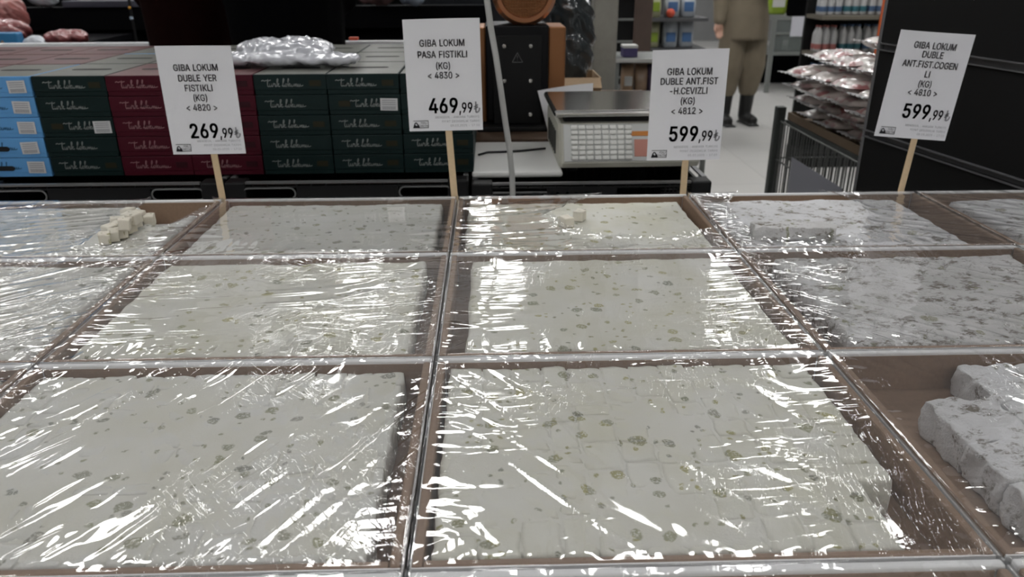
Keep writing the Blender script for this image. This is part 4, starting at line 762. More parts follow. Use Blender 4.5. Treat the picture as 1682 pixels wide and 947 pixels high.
def lettering_mesh():
    mb = MB(); s = bw*.56/14.0
    for st in SCRIPT: ribbon(mb, st, s*.27, -BD/2 + .0006, s, s*1.05, -bw*.30, BH*.40)
    return mb.mesh('script_lettering')
LETM = lettering_mesh()
PATM = MB().rbox((bw*.34, -BD/2 + .0007, BH*.55), (bw*.16, .0004, BH*.28), .0001, 1).mesh('gold_patch')
SLTM = MB()
_p = []
for k in range(9): _a = -math.pi/2 + math.pi*k/8; _p.append((bw*.21 + .010*math.cos(_a), .0 + .010*math.sin(_a)))
for k in range(9): _a = math.pi/2 + math.pi*k/8; _p.append((-bw*.21 + .010*math.cos(_a), .0 + .010*math.sin(_a)))
SLTM.ring([[(x, y, BH - .0004) for x, y in _p], [(x, y, BH - .0001) for x, y in _p]])
SLTM = SLTM.mesh('handle_slot')
TOPM = MB().box((0, 0, BH - .00055), (bw - .006, BD - .008, .0003)).mesh('top_glare_print')
FSL = MB(); _q = [(x*.6 - bw*.12, -BD/2 + .0006, z*.5 + BH*.45) for x, z in _p]; FSL.ring([_q, [(x, y - .0003, z) for x, y, z in _q]]); FSL = FSL.mesh('front_slot')
def sticker_mesh():
    return MB().box((0, -.0002, 0), (bw*.24, .0003, BH*.60)).mesh('price_sticker')
STM = sticker_mesh()
STL = MB(); 
for k in range(3): STL.box((0, -.0005, BH*(.2 - .10*k)), (bw*.19, .0002, BH*.035))
for k in range(14): STL.box((-bw*.09 + k*bw*.0135, -.0005, -BH*.17), (bw*.006*(1 + k % 2*.5), .0002, BH*.16))
STL = STL.mesh('sticker_print')
def linkm(name, me, m, parent, loc=None):
    if not me.materials: me.materials.append(m)
    o = bpy.data.objects.new(name, me); COL.objects.link(o); o.parent = parent
    o.material_slots[0].link = 'OBJECT'; o.material_slots[0].material = m
    if loc is not None: o.location = loc
    return o
COLR = {'g': (G_BODY, LET_G, GOLD, 'dark green', TOPP), 'r': (R_BODY, LET_R, GOLD_R, 'burgundy', TOPR), 'b': (B_BODY, LET_B, None, 'light blue', TOPP)}
STACKS = 'bgrrgggg'[:7]
ORD = ['first', 'second', 'third', 'fourth', 'fifth', 'sixth', 'seventh']
rb = random.Random(3)
for s, c in list(enumerate(STACKS)) + [(-1, 'r'), (-2, 'r')]:
    for lv in range(5):
        body, let, pat, cn, tp = COLR[c]
        x = bx0 + (s - .5)*bw; jx = rb.uniform(-.001, .001)
        sticker = c == 'b' or (s == 1 and lv == 2) or (s == 5 and lv == 3)
        lab = f'{cn} sweets carton in the {ORD[s] + " stack from the left" if s >= 0 else ["", "outer stack beyond the light blue one", "stack left of the light blue one"][s]}, {["bottom","second from bottom","middle level","second from top","top"][lv]}'
        t = thing('sweets_carton', lab, 'carton', (x + jx*.6, BX_Y + BD/2 + rb.uniform(0, .003), BZ0 + lv*BH), 0, 'sweets cartons behind the trays')
        linkm('carton_body', BODY, body, t)
        sh = bw*rb.uniform(-.02, .02) + (bw*.18 if sticker and c == 'g' else 0) - (bw*.1 if c == 'b' else 0)
        linkm('script_lettering', LETM, let, t, (sh, 0, 0))
        if pat and not (c == 'g' and s < 5 and lv % 2): linkm('gold_patch', PATM, pat, t, (-bw*.62 if sticker else 0, 0, 0))
        if c == 'b' and lv < 2: linkm('front_slot', FSL, SLOT, t, (-bw*.05, 0, 0))
        if lv == 4: linkm('top_glare_print', TOPM, tp, t); linkm('handle_slot', SLTM, SLOT, t)
        if sticker:
            k = linkm('price_sticker', STM, STICK, t, (bw*(.30 if c == 'b' else .34) + rb.uniform(-.004, .004), -BD/2 - .0002, BH*.5)); k.rotation_euler = (0, rb.uniform(-.06, .06), 0)
            linkm('sticker_print', STL, INK_GREY, k)
    for r2 in ((1, 2) if s != 6 else (1,)):
        c2 = {0: 'r', 1: 'g', 2: 'b', 3: 'g'}.get(s, c) if r2 else c
        if s <= 0: c2 = 'r'
        if s == 1: c2 = 'b' if r2 == 2 else 'g'
        if s in (2, 3): c2 = 'g' if s == 3 else 'b' if r2 == 2 else 'g'
        for lv in range(5):
            body, let, pat, cn, tp = COLR[c2]
            top = lv == 4
            lab = (f'{cn} sweets carton on top, {["", "second", "rearmost"][r2]} row behind the {ORD[s] + " stack from the left" if s >= 0 else ["", "outer stack beyond the light blue one", "stack left of the light blue one"][s]}' if top else 'sweets carton hidden below the top of the rear rows')
            t = thing('sweets_carton', lab, 'carton', (bx0 + (s - .5)*bw + rb.uniform(-.0004, .0004), BX_Y + BD*(r2 + .5) + .004*r2, BZ0 + lv*BH), 0, 'sweets cartons behind the trays' if top else 'hidden sweets cartons')
            linkm('carton_body', BODY, body, t)
            if top: linkm('top_glare_print', TOPM, tp, t); linkm('handle_slot', SLTM, SLOT, t)

# crumpled clear bags lying on the cartons
def lumpy(mb_pts, voxel, name, m, parent=None, amp=.004, sc=40, seed=3, sm=2):
    o = fused(name, mb_pts, m, voxel, parent, None, sm); me = o.data
    co = np.zeros(len(me.vertices)*3); me.vertices.foreach_get('co', co); co = co.reshape(-1, 3)
    no = np.zeros(len(me.vertices)*3); me.vertices.foreach_get('normal', no); no = no.reshape(-1, 3)
    d = (1 - np.abs(2*fbm(co[:, 0]*sc + co[:, 2]*sc*.7, co[:, 1]*sc + co[:, 2]*sc*.9, seed, 3) - 1) - .7)*amp
    co += no*d[:, None]; me.vertices.foreach_set('co', co.ravel()); me.update(); return o
CLEARBAG = mat('milky_film', (.52, .53, .57, 1), .22, coat=.6, spec=.7, alpha=.9)
zt = BZ0 + 5*BH
a = at(388, 106, 1.66); b = at(552, 104, 1.64)
cl = MB()
for k in range(7):
    f = k/6; p = np.array(a)*(1 - f) + np.array(b)*f
    cl.ell((p[0], 1.67 + .02*math.sin(k*2), zt + .014), (.05, .045, .012))
for k in range(6):
    f = k/5; p = np.array(a)*(1 - f*.62); cl.ell((a[0] + .03 + (b[0] - a[0])*.52*f, 1.74 + .02*math.cos(k*1.7), zt + .026 + .006*math.sin(k*1.3)), (.055, .06, .018))
cl.ell((a[0] + .11, 1.76, zt + .035), (.06, .05, .016)); cl.ell((b[0] - .02, 1.68, zt + .010), (.05, .03, .008))
o = lumpy(cl, .006, 'plastic_bag', CLEARBAG, None, .010, 45)
o.location.z = .003
tag(o, 'crumpled clear plastic bags lying on the burgundy and green cartons', 'plastic bag')

CC_TOP = CR_TOP - LOW
# ------------------------------------------------------------------ side table with grinder, carton, paper, scale
xs0 = at(785, 232, 1.58)[0]
xL = at(782, 215, 1.98)[0]
sd = thing('side_table', 'brown wooden side table under the copper grinder', 'table', (0, 0, 0))
BROWN = mat('brown_board', (.10, .06, .035, 1), .6, vary=.2)
XS0, XS1, YS0, YS1 = xa + PW*2 - .42, xa + PW*2 + .18, 1.908 + .4, 2.9
XS0 = xa + PW + .02
sdz = .900
obj('tabletop', MB().rbox((xL + .26, 2.53, sdz - .012), (.62, .42, .024), .003), BROWN, sd)
for sx in (-1, 1):
    for y in (2.36, 2.70): obj('leg', MB().box((xL + .26 + sx*.27, y, (sdz - .024)/2), (.04, .04, sdz - .024)), BROWN, sd)
bd = obj('wooden_board', MB().rbox((xL + .155, 2.08, CC_TOP + .0065), (.34, .42, .012), .002), BROWN); tag(bd, 'brown wooden board lying on the rear crate below the grinder', 'board')

GY = 2.0; gz = CC_TOP + .0127
gl, gr = at(800, 205, GY)[0], at(900, 205, GY)[0]; gx = (gl + gr)/2; gw = gr - gl; gh = at(850, 42, GY)[2] - gz
g = thing('coffee_grinder', 'black and copper coffee grinder with a round copper grille', 'grinder', (gx, GY, gz))
obj('grinder_body', MB().rbox((0, .09, gh/2 + .01), (gw, .17, gh - .02), .004), mat('black_gloss', (.004, .004, .005, 1), .4, spec=.2), g)
obj('base_plate', MB().rbox((0, .07, .006), (gw + .05, .22, .012), .003), BLACK_PLASTIC, g)
for s, wd_ in ((-1, .042), (1, .044)):
    obj('copper_side_panel', MB().rbox((s*(gw/2 + wd_/2), .10, gh*.5 + .004), (wd_, .15, gh*.93), .004), COPPER_DARK, g)
obj('front_plate', MB().rbox((0, .002, gh*.48), (gw*.78, .006, gh*.86), .002), BLACK_PANEL, g)
for zz in (.10, .50, .90):
    for s in (-1, 1): obj('bolt', MB().lathe((s*gw*.21, 0, gh*(.06 + zz*.83)), [(.0055, .0015), (.0055, .003), (.004, .0045)], 10, 'y'), STEEL, g)
tri = MB(); tz = gh*.70; 
for k in range(3):
    A = [(-.013, -.011), (.013, -.011), (0, .012)]; p, q = A[k], A[(k + 1) % 3]; tri.tube([(p[0], -.0014, tz + p[1]), (q[0], -.0014, tz + q[1])], .0007, 4)
tri.tube([(0, -.0014, tz - .002), (0, -.0014, tz + .005)], .0008, 4); tri.ell((0, -.0014, tz - .006), (.001, .0004, .001), 6, 4)
obj('warning_triangle', tri, mat('engraved_grey', (.16, .16, .16, 1), .5), g)
hc = at(862, -13, GY); hx_, hz_ = hc[0] - gx, hc[2] - gz; hr = at(917, -13, GY)[0] - hc[0]
hd = obj('grille_head', MB().lathe((hx_, .06, hz_), [(hr*.55, -.07), (hr*.98, -.05), (hr, .0), (hr*.97, .045), (hr*.86, .062), (hr*.74, .062), (hr*.70, .05), (.001, .048)], 36, 'y'), COPPER, g, smooth=False)
gm = MB(); n = 9
for k in range(-n, n + 1):
    d = k*hr*.7/n; l = math.sqrt(max((hr*.71)**2 - d*d, 1e-6))
    gm.tube([(hx_ + d, .006, hz_ - l), (hx_ + d, .006, hz_ + l)], .0016, 5); gm.tube([(hx_ - l, .005, hz_ + d), (hx_ + l, .005, hz_ + d)], .0016, 5)
obj('grille_mesh', gm, COPPER_DARK, hd)
nk = MB(); z0 = gh - .004; z1 = hz_ - hr*.72
for (za, wa, zb_, wb) in ((z0, .052, z1, .075),):
    nk.add([(hx_ - wa/2, .03, za), (hx_ + wa/2, .03, za), (hx_ + wa/2, .11, za), (hx_ - wa/2, .11, za), (hx_ - wb/2, .03, zb_), (hx_ + wb/2, .03, zb_), (hx_ + wb/2, .11, zb_), (hx_ - wb/2, .11, zb_)],
           [(0, 1, 2, 3), (4, 7, 6, 5), (0, 4, 5, 1), (1, 5, 6, 2), (2, 6, 7, 3), (3, 7, 4, 0)])
obj('neck', nk, COPPER, g)

# hanging white cord
cpts = []
for px, py in [(796, -60), (800, 0), (806, 45), (815, 95), (823, 150), (830, 200), (837, 245), (841, 285), (842, 315), (842, 335)]:
    cpts.append(at(px, py, 1.485))
c0_ = cpts[0]; up_ = [(c0_[0] - .02, 1.485, 1.8), (c0_[0] - .03, 1.485, 2.8), (c0_[0] - .03, 1.485, CEIL + .06)]
cpts[-1] = np.array((cpts[-1][0], 1.485, .80)); cpts.append(np.array((cpts[-1][0] + .01, 1.47, .4))); cpts.append(np.array((cpts[-1][0] + .03, 1.45, .006)))
cpts.append(np.array((cpts[-1][0] - .1, 1.40, .006)))
o = obj('power_cord', MB().tube([tuple(p) for p in cpts[::-1]] + up_, .0056, 8), mat('white_rubber', (.46, .46, .44, 1), .5), None, smooth=True)
tag(o, 'white power cord hanging in front of the grinder', 'cord')

# white board + black cable on the crate
ax_, bx_ = at(787, 276, 1.54)[0], at(905, 276, 1.54)[0]
o = obj('white_board', MB().rbox(((ax_ + bx_)/2 + .005, 1.69, CC_TOP + .0075), (bx_ - ax_ + .04, .30, .012), .006, 3), LID_WHITE); tag(o, 'white plastic lid lying on the crate left of the weighing scale', 'lid')
kp = [atz(px, py, CC_TOP + .0163) for px, py in [(786, 254), (800, 250), (830, 249), (860, 247), (890, 244), (905, 243)]]
kp[-1] = kp[-2] + (kp[-1] - kp[-2])*.4
o = obj('scale_cable', MB().tube([tuple(p) for p in kp], .0025, 6), BLACK_PLASTIC, None, smooth=True); tag(o, 'thin black cable lying across the white plastic lid', 'cable')

# weighing scale
SCY = 1.575; sl = at(918, 277, SCY); srr = at(1150, 271, SCY); sw = srr[0] - sl[0]; szb = CC_TOP + .0015
sc_ = thing('weighing_scale', 'white weighing scale with keypad and steel pan behind the upright 599,99 sign', 'scale', ((sl[0] + srr[0])/2, SCY, szb), .015)
prof = [(0, .012), (-.004, .022), (.030, .098), (.29, .098), (.30, .09), (.30, .012)]
bm_ = MB(); rings = []
for x in (-sw/2, -sw/2 + .006, sw/2 - .006, sw/2):
    k = .94 if abs(x) > sw/2 - .003 else 1
    rings.append([(x, .15 + (y - .15)*k, .055 + (z - .055)*k) for y, z in prof])
bm_.ring(rings); obj('scale_body', bm_, BEIGE_PLASTIC, sc_)
pd_ = Vector((0, .034, .076)).normalized(); nrm = Vector((0, -.076, .034)).normalized(); tilt = Matrix.Rotation(-math.atan2(.034, .076), 3, 'X')
def panel(u, v, w_, h_, th, name, m, parent, r=.002):
    c = Vector((u, -.004, .022)) + pd_*v + nrm*(th/2 + .0003)
    return obj(name, MB().rbox(c, (w_, th, h_), r, 2, tilt), m, parent)
fp_ = panel(-.0, .042, sw - .02, .078, .002, 'front_panel', mat('panel_grey_white', (.60, .61, .59, 1), .4), sc_)
kb = MB()
for i in range(8):
    for j in range(7):
        c = Vector((-sw*.392 + i*sw*.0545, -.004, .022)) + pd_*(.010 + j*.0106) + nrm*.005
        kb.rbox(c, (sw*.048, .006, .0092), .0026, 2, tilt)
obj('keypad', kb, KEY_WHITE, fp_)
panel(sw*.09, .060, sw*.17, .010, .0032, 'orange_label', mat('label_orange', (.62, .22, .03, 1), .5), fp_, .0005)
panel(sw*.105, .030, sw*.15, .036, .0032, 'red_label', mat('label_red', (.62, .27, .21, 1), .5), fp_, .0005)
obj('pan_support', MB().box((0, .16, .105), (sw*.9, .22, .014)), BLACK_PLASTIC, sc_)
obj('weighing_pan', MB().rbox((0, .155, .119), (sw + .02, .27, .014), .006, 3), STEEL, sc_)
for sx in (-1, 1):
    for y in (.03, .27): obj('foot', MB().lathe((sx*(sw/2 - .03), y, 0), [(.012, .0), (.012, .012), (.009, .013)], 12), BLACK_PLASTIC, sc_)
vn = MB()
for k in range(6): vn.rbox((-sw/2 - .001, .08 + k*.03, .05), (.004, .010, .05), .001, 1)
obj('side_vents', vn, mat('vent_dark', (.05, .05, .045, 1), .6), sc_)

# curled white paper behind the scale
pa, pb = at(882, 170, 1.975), at(974, 150, 1.975)
pm = MB(); n = 12; vs = []; fs = []
for i in range(n + 1):
    f = i/n; x = pa[0]*(1 - f) + pb[0]*f
    zt_ = at(882, 148, 1.975)[2]*(1 - f) + at(974, 138, 1.975)[2]*f
    for j, g_ in enumerate((0, .5, 1)): vs.append((x + (1 - g_)*.03*(1 - f), 1.94 + .03*math.sin(f*2.2) + .012*g_, CC_TOP + .002 + (zt_ - CC_TOP)*g_))
for i in range(n):
    for j in range(2): q = i*3 + j; fs.append((q, q + 3, q + 4, q + 1))
m_ = len(vs); vs += [(x, y + .0006, z) for x, y, z in vs]; fs += [tuple(k + m_ for k in f[::-1]) for f in fs]
o = obj('paper_sheet', pm.add(vs, fs), PAPER, None, smooth=True); tag(o, 'curled white paper sheet standing behind the weighing scale', 'paper')
# open cardboard carton and dark shopping bag
pa, pb = at(900, 126, 2.46), at(985, 126, 2.46)
t = thing('cardboard_box', 'small brown open cardboard box behind the curled paper', 'box', ((pa[0] + pb[0])/2, 2.52, sdz + .0005))
cw_ = pb[0] - pa[0]; ch = pa[2] - sdz
cb = MB(); cb.box((0, 0, .002), (cw_, .20, .004))
for s in (-1, 1): cb.box((s*(cw_/2 - .002), 0, ch/2), (.004, .2, ch)); cb.box((0, s*.098, ch/2), (cw_ - .008, .004, ch))
obj('box_walls', cb, KRAFT_LIGHT, t); obj('box_flap', MB().box((0, -.125, ch - .012), (cw_*.95, .055, .003), Matrix.Rotation(.45, 3, 'X')), KRAFT_LIGHT, t)
bg = MB(); bc = ((pa[0] + pb[0])/2, 2.52)
bg.ell((bc[0], bc[1], sdz + .16), (.060, .055, .13)); bg.ell((bc[0] - .012, bc[1] - .01, sdz + .26), (.055, .045, .12)); bg.ell((bc[0] + .018, bc[1], sdz + .20), (.05, .045, .14)); bg.capsule((bc[0] - .03, bc[1], sdz + .3), (bc[0] - .045, bc[1], sdz + .42), .03, .012)
o = lumpy(bg, .007, 'shopping_bag', mat('dark_film', (.035, .042, .045, 1), .12, coat=.8), None, .03, 16, 8); tag(o, 'glossy dark plastic bag standing in the small cardboard box', 'bag')
# steel post
p0, p1 = at(981, 80, 2.86), at(1022, 80, 2.86)
t = thing('steel_post', 'square grey steel post rising behind the weighing scale', 'post', ((p0[0] + p1[0])/2, 2.86, 0)); pw_ = p1[0] - p0[0]
obj('post_shaft', MB().rbox((0, .15, CEIL/2 + .02), (pw_, pw_, CEIL + .08), .006), STEEL_GREY, t); obj('base_plate', MB().rbox((0, .15, .006), (.18, .18, .012), .003), STEEL_GREY, t)
t.location.y = 2.86 + .02

# ------------------------------------------------------------------ black slotted panel on the right
PA = Vector((.93, 1.93, 0)); e0 = at(1430, 150, 1.93); PA.x = e0[0]
pdx = math.radians(9); dirv = Vector((math.sin(pdx), -math.cos(pdx), 0)); PLEN = .60; PH = 2.1
t = thing('gondola_end_panel', 'black panel with two metal slot rails on the right', 'panel', PA); t.rotation_euler = (0, 0, math.atan2(dirv.y, dirv.x))
zr1 = at(1447, 76, 1.93)[2]; zr2 = at(1423, 218, 1.93)[2]
pn = MB(); cuts_ = [0, zr2 - .009, zr2 + .009, zr1 - .009, zr1 + .009, PH]
for k in (0, 2, 4): pn.box((PLEN/2, .02, (cuts_[k] + cuts_[k + 1])/2), (PLEN, .03, cuts_[k + 1] - cuts_[k]))
pn.box((PLEN/2, .030, PH/2), (PLEN, .012, PH - .001))
obj('panel_boards', pn, BLACK_PANEL, t)
for z in (zr1, zr2):
    r = MB(); r.box((PLEN/2, .002, z + .0076), (PLEN, .006, .0026)); r.box((PLEN/2, .002, z - .0076), (PLEN, .006, .0026)); r.box((PLEN/2, .017, z), (PLEN, .003, .0150)); obj('slot_rail', r, ALU, t)
obj('edge_profile', MB().rbox((-.005, .02, PH/2), (.010, .034, PH), .002), mat('edge_alu', (.33, .33, .34, 1), .4, metal=.7), t)
# ------------------------------------------------------------------ wire cage with bagged sweets
CZ = .80; xl = at(1283, 186, 2.83)[0]; CX0, CX1, CY0, CY1 = xl, xl + .75, 2.06, 2.84
DG = mat('dark_grey_metal', (.045, .05, .047, 1), .45); WIRE = mat('wire_grey', (.10, .105, .10, 1), .4, metal=.4)
t = thing('wire_cage', 'grey wire cage holding bagged sweets beside the black panel', 'cage', ((CX0 + CX1)/2, (CY0 + CY1)/2, 0)); cx_, cy_ = (CX1 - CX0)/2, (CY1 - CY0)/2
for sx in (-1, 1):
    for s2 in (-1, 1): obj('corner_post', MB().rbox((sx*cx_, s2*cy_, CZ/2 + .012), (.034, .034, CZ + .02), .004), DG, t)
def grid_part(p0, p1, n):
    wg = MB(); p0, p1 = Vector(p0), Vector(p1)
    for k in range(1, n): p = p0.lerp(p1, k/n); wg.tube([(p.x, p.y, .06), (p.x, p.y, CZ - .03)], .0022, 5)
    for z in (.06, .25, .44, .63, CZ - .03): wg.tube([(p0.x, p0.y, z), (p1.x, p1.y, z)], .003, 5)
    return wg
for nm, a, b, n in (('wire_side', (-cx_, -cy_), (-cx_, cy_), 34), ('wire_side', (cx_, -cy_), (cx_, cy_), 34), ('wire_side', (-cx_, cy_), (cx_, cy_), 30), ('wire_side', (-cx_, -cy_), (cx_, -cy_), 30)):
    obj(nm, grid_part(a + (0,), b + (0,), n), WIRE, t)
obj('cage_floor', MB().box((0, 0, CZ - .030), (2*cx_ - .04, 2*cy_ - .04, .012)), DG, t)
o = thing('cardboard_tray', 'brown cardboard tray under the bags in the wire cage', 'cardboard tray', ((CX0 + CX1)/2, (CY0 + CY1)/2, CZ - .0235))
tr = MB(); tr.box((0, 0, .003), (2*cx_ - .05, 2*cy_ - .05, .006))
for s in (-1, 1): tr.box((s*(cx_ - .024), 0, .015), (.006, 2*cy_ - .045, .026)); tr.box((0, s*(cy_ - .024), .015), (2*cx_ - .06, .006, .026))
obj('tray_walls', tr, mat('cardboard_dark', (.11, .075, .045, 1), .8, vary=.15), o)
o = obj('paper_notice', MB().box((CX0 - .0045, 2.45, CZ - .235), (.001, .42, .22)), mat('lilac_paper', (.21, .21, .24, 1), .7)); tag(o, 'grey lilac paper sheet hung on the wire cage', 'paper')

def nutbag_mat():
    m = bpy.data.materials.new('bagged_sweets'); m.use_nodes = True; nt = m.node_tree; b = nt.nodes['Principled BSDF']; L = nt.links.new
    tc = nt.nodes.new('ShaderNodeTexCoord'); oi = nt.nodes.new('ShaderNodeObjectInfo')
    vo = nt.nodes.new('ShaderNodeTexVoronoi'); vo.inputs['Scale'].default_value = 42; ad = nt.nodes.new('ShaderNodeVectorMath'); L(tc.outputs['Object'], ad.inputs[0]); L(oi.outputs['Location'], ad.inputs[1]); L(ad.outputs[0], vo.inputs['Vector'])
    s = nt.nodes.new('ShaderNodeSeparateColor'); L(vo.outputs['Color'], s.inputs[0])
    r = nt.nodes.new('ShaderNodeValToRGB'); r.color_ramp.interpolation = 'CONSTANT'; e = r.color_ramp.elements; e[0].color = (.50, .44, .41, 1); e[1].position = .45; e[1].color = (.40, .27, .26, 1)
    for p, c in ((.65, (.48, .44, .40, 1)), (.85, (.30, .11, .11, 1)), (.93, (.52, .47, .44, 1))): k = e.new(p); k.color = c
    L(s.outputs[0], r.inputs[0]); L(r.outputs[0], b.inputs['Base Color']); b.inputs['Roughness'].default_value = .3; b.inputs['Coat Weight'].default_value = 1; b.inputs['Coat Roughness'].default_value = .1
    bp = nt.nodes.new('ShaderNodeBump'); bp.inputs['Distance'].default_value = .004; L(vo.outputs['Distance'], bp.inputs['Height']); bp.invert = True; L(bp.outputs[0], b.inputs['Normal'])
    return m
NUT = nutbag_mat(); CRIMP = mat('clear_crimp', (.55, .55, .55, 1), .18, coat=.9, alpha=.8)
def bag_meshes(seed):
    L_, W_, T_ = .172, .138, .042
    n, k = 22, 16; X, Y = np.meshgrid(np.linspace(-1, 1, n), np.linspace(-1, 1, k), indexing='ij')
    th = (np.clip(1 - X**4, 0, 1)**.6)*(np.clip(1 - Y**4, 0, 1)**.6)
    lump = .5 + .5*fbm(X*4 + 5, Y*4 + 2, seed, 3)
    px = X*L_/2*(1 - .05*np.abs(Y)**2); py = Y*W_/2*(1 - .06*np.abs(X)**2)
    top = np.stack([px, py, T_/2 + th*T_/2*lump*1.25], -1).reshape(-1, 3); bot = np.stack([px, py, T_/2 - th*T_/2], -1).reshape(-1, 3)
    idx = np.arange(n*k).reshape(n, k); q = np.stack([idx[:-1, :-1], idx[1:, :-1], idx[1:, 1:], idx[:-1, 1:]], -1).reshape(-1, 4)
    mb = MB().add(top.tolist() + bot.tolist(), q.tolist() + (q[:, ::-1] + n*k).tolist()); me = mb.mesh('bag_body')
    bm = bmesh.new(); bm.from_mesh(me); bmesh.ops.remove_doubles(bm, verts=bm.verts, dist=.0005); bm.to_mesh(me); bm.free()
    ends = []
    for s in (-1, 1):
        cr = MB(); ends.append(cr)
        for u in range(12):
            a, b = -W_/2*.92 + u*W_*.92/12, -W_/2*.92 + (u + 1)*W_*.92/12; zz = .003*math.sin(u*2.1 + seed); z2 = .003*math.sin((u + 1)*2.1 + seed)
            f = lambda x, y, z: (s*x, y, T_/2 + z)
            vs = [f(L_/2*.97, a, zz*.3), f(L_/2*.97, b, z2*.3), f(L_/2 + .028, b, z2 + .004), f(L_/2 + .028, a, zz + .004)]
            cr.add(vs + [(p[0], p[1], p[2] + .0008) for p in vs], [(0, 1, 2, 3), (7, 6, 5, 4), (2, 3, 7, 6)])
    return me, [e.mesh('crimped_end') for e in ends]
BAGM = [bag_meshes(900 + k) for k in range(4)]
rb = random.Random(12)
lay = 0; zc = CZ - .0125
spots = []
for lv in range(6):
    inset = [.0, -.03, -.06, -.07, .0, .12][lv]
    nx_, ny_ = [(3, 4), (3, 4), (3, 4), (3, 4), (3, 4), (2, 3)][lv]
    for i in range(nx_):
        for j in range(ny_):
            x = CX0 + .135 + inset + i*.232 + .008*((lv + j) % 2); y = CY0 + .112 + (.08 if lv == 5 else 0) + j*.182
            spots.append((x, y, zc + lv*.050 + .001, lv, i, j))
prot = []
LVN = ['bottom', 'second', 'third', 'fourth', 'fifth', 'sixth', 'topmost']
for k, (x, y, z, lv, i, j) in enumerate(spots):
    bm_m, cr_m = BAGM[k % 4]
    vis = i < 2 or lv >= 4
    o = thing('sweets_bag', 'clear bag of pinkish sugared sweets heaped in the wire cage', 'bag', (x, y, z), rb.uniform(-.5, .5) + (math.pi if k % 2 else 0), 'bagged sweets in the wire cage')
    o.rotation_euler = ((rb.uniform(-.05, .05), rb.uniform(-.06, .06)) if lv else (0, 0)) + (rb.uniform(-.10, .10)*(lv > 0) + (math.pi if k % 2 else 0),)
    linkm('bag_body', bm_m, NUT, o); [linkm('crimped_end', q, CRIMP, o) for q in cr_m]
    bm_m.polygons.foreach_set('use_smooth', [True]*len(bm_m.polygons))

# ------------------------------------------------------------------ black counter behind the cartons
CF = 3.06
CT = at(120, 70, CF)[2]
cxl, cxr = at(-250, 78, CF)[0], at(800, 78, CF)[0]
t = thing('display_counter', 'long black display counter with a white front edge', 'counter', ((cxl + cxr)/2, CF, 0)); cw_ = cxr - cxl
cbm = MB(); cbm.box((0, .02, (CT - .024)/2), (cw_, .03, CT - .026)); cbm.box((0, .98, CT/2), (cw_, .03, CT)); cbm.box((0, .5, .45), (cw_, .93, .02))
for sx in (-1, 1): cbm.box((sx*(cw_/2 - .015), .5, (CT - .03)/2), (.03, .93, CT - .03))
obj('counter_body', cbm, BLACK_VOID, t)
dk = at(112, 70, 3.3)[0] - (cxl + cxr)/2; obj('inner_deck', MB().box(((dk - cw_/2 + .03)/2, .44, CT - .042), (dk + cw_/2 - .03, .80, .024)), BLACK_VOID, t)
obj('white_front_edge', MB().rbox((0, .012, CT - .012), (cw_, .024, .022), .004), mat('edge_white', (.75, .76, .77, 1), .25), t)
obj('rear_riser', MB().box((0, .93, CT + .035), (cw_, .12, .10)), BLACK_VOID, t)
zr = CT + .085
px0 = at(104, 35, 3.89)[0]; px1 = at(222, 35, 3.89)[0]
o = obj('dark_tray', MB().rbox(((px0 + px1)/2, 3.96, zr + .0155), (px1 - px0, .10, .03), .004), mat('slate_plastic', (.045, .045, .065, 1), .5)); tag(o, 'slate grey tray on the rear riser of the black counter', 'tray')
# goods on the counter
REDP = mat('red_sweets', (.22, .055, .055, 1), .3, coat=.6, vary=.4, bump=(45, .006)); WHT = mat('white_bag', (.58, .61, .66, 1), .3, coat=.3)
def bagblob(name, c, r, m, label, cat, seed, amp=.02, sc=22):
    b_ = MB(); rr = random.Random(seed)
    for k in range(5): b_.ell((c[0] + rr.uniform(-.5, .5)*r[0], c[1] + rr.uniform(-.4, .4)*r[1], c[2] + r[2]*rr.uniform(.85, 1.1)), (r[0]*rr.uniform(.6, .85), r[1]*.75, r[2]*.95))
    o = lumpy(b_, max(.006, r[0]/14), name, m, None, amp, sc, seed); zmin = min(v.co.z for v in o.data.vertices); o.location.z = c[2] - zmin + .001
    return tag(o, label, cat)
zc_ = CT - .0295
def on_counter(px, py, Y): p = at(px, py, Y); return (p[0], Y)
x, y = on_counter(25, 60, 3.30)
bagblob('red_bag', (x - .06, 3.34, zc_), (.12, .08, .05), REDP, 'bag of red sweets on the black counter behind the blue pack', 'bag', 31)
x, y = on_counter(95, 66, 3.24); bagblob('red_bag', (x + .03, 3.27, zc_), (.07, .06, .026), REDP, 'flat bag of red sweets right of the blue pack on the black counter', 'bag', 32)
x, y = on_counter(62, 64, 3.18); bagblob('white_bag', (x, 3.150, zc_), (.045, .025, .022), WHT, 'small crumpled white wrapper just behind the counter edge', 'wrapper', 33)
x, y = on_counter(18, 20, 3.64); bagblob('pink_bag', (x - .05, 3.70, zc_), (.08, .07, .085), mat('pink_goods', (.30, .10, .09, 1), .4, coat=.4, vary=.4), 'tall bag of pink sweets at the upper left corner', 'bag', 34)
x0_, x1_ = at(0, 68, 3.12)[0], at(30, 68, 3.12)[0]
t = thing('blue_pack', 'blue printed pack standing at the left end of the counter', 'pack', ((x0_ + x1_)/2 - .01, 3.14, zc_ + .001)); hh = at(15, 54, 3.12)[2] - zc_
obj('pack_body', MB().rbox((0, 0, hh/2), (x1_ - x0_ + .02, .05, hh), .006), mat('pack_blue', (.02, .16, .34, 1), .35), t)
lf = MB(); 
for k, (a, b) in enumerate((((-.03, .0), (-.012, .03)), ((.0, .0), (-.012, .03)), ((.014, .0), (.03, .02)), ((.022, .0), (.02, .022)))): lf.tube([(a[0], -.0255, .002 + a[1]), ((a[0] + b[0])/2, -.0255, .002 + (a[1] + b[1])/2), (b[0], -.0255, .004 + b[1])], [.002, .005, .001], 6)
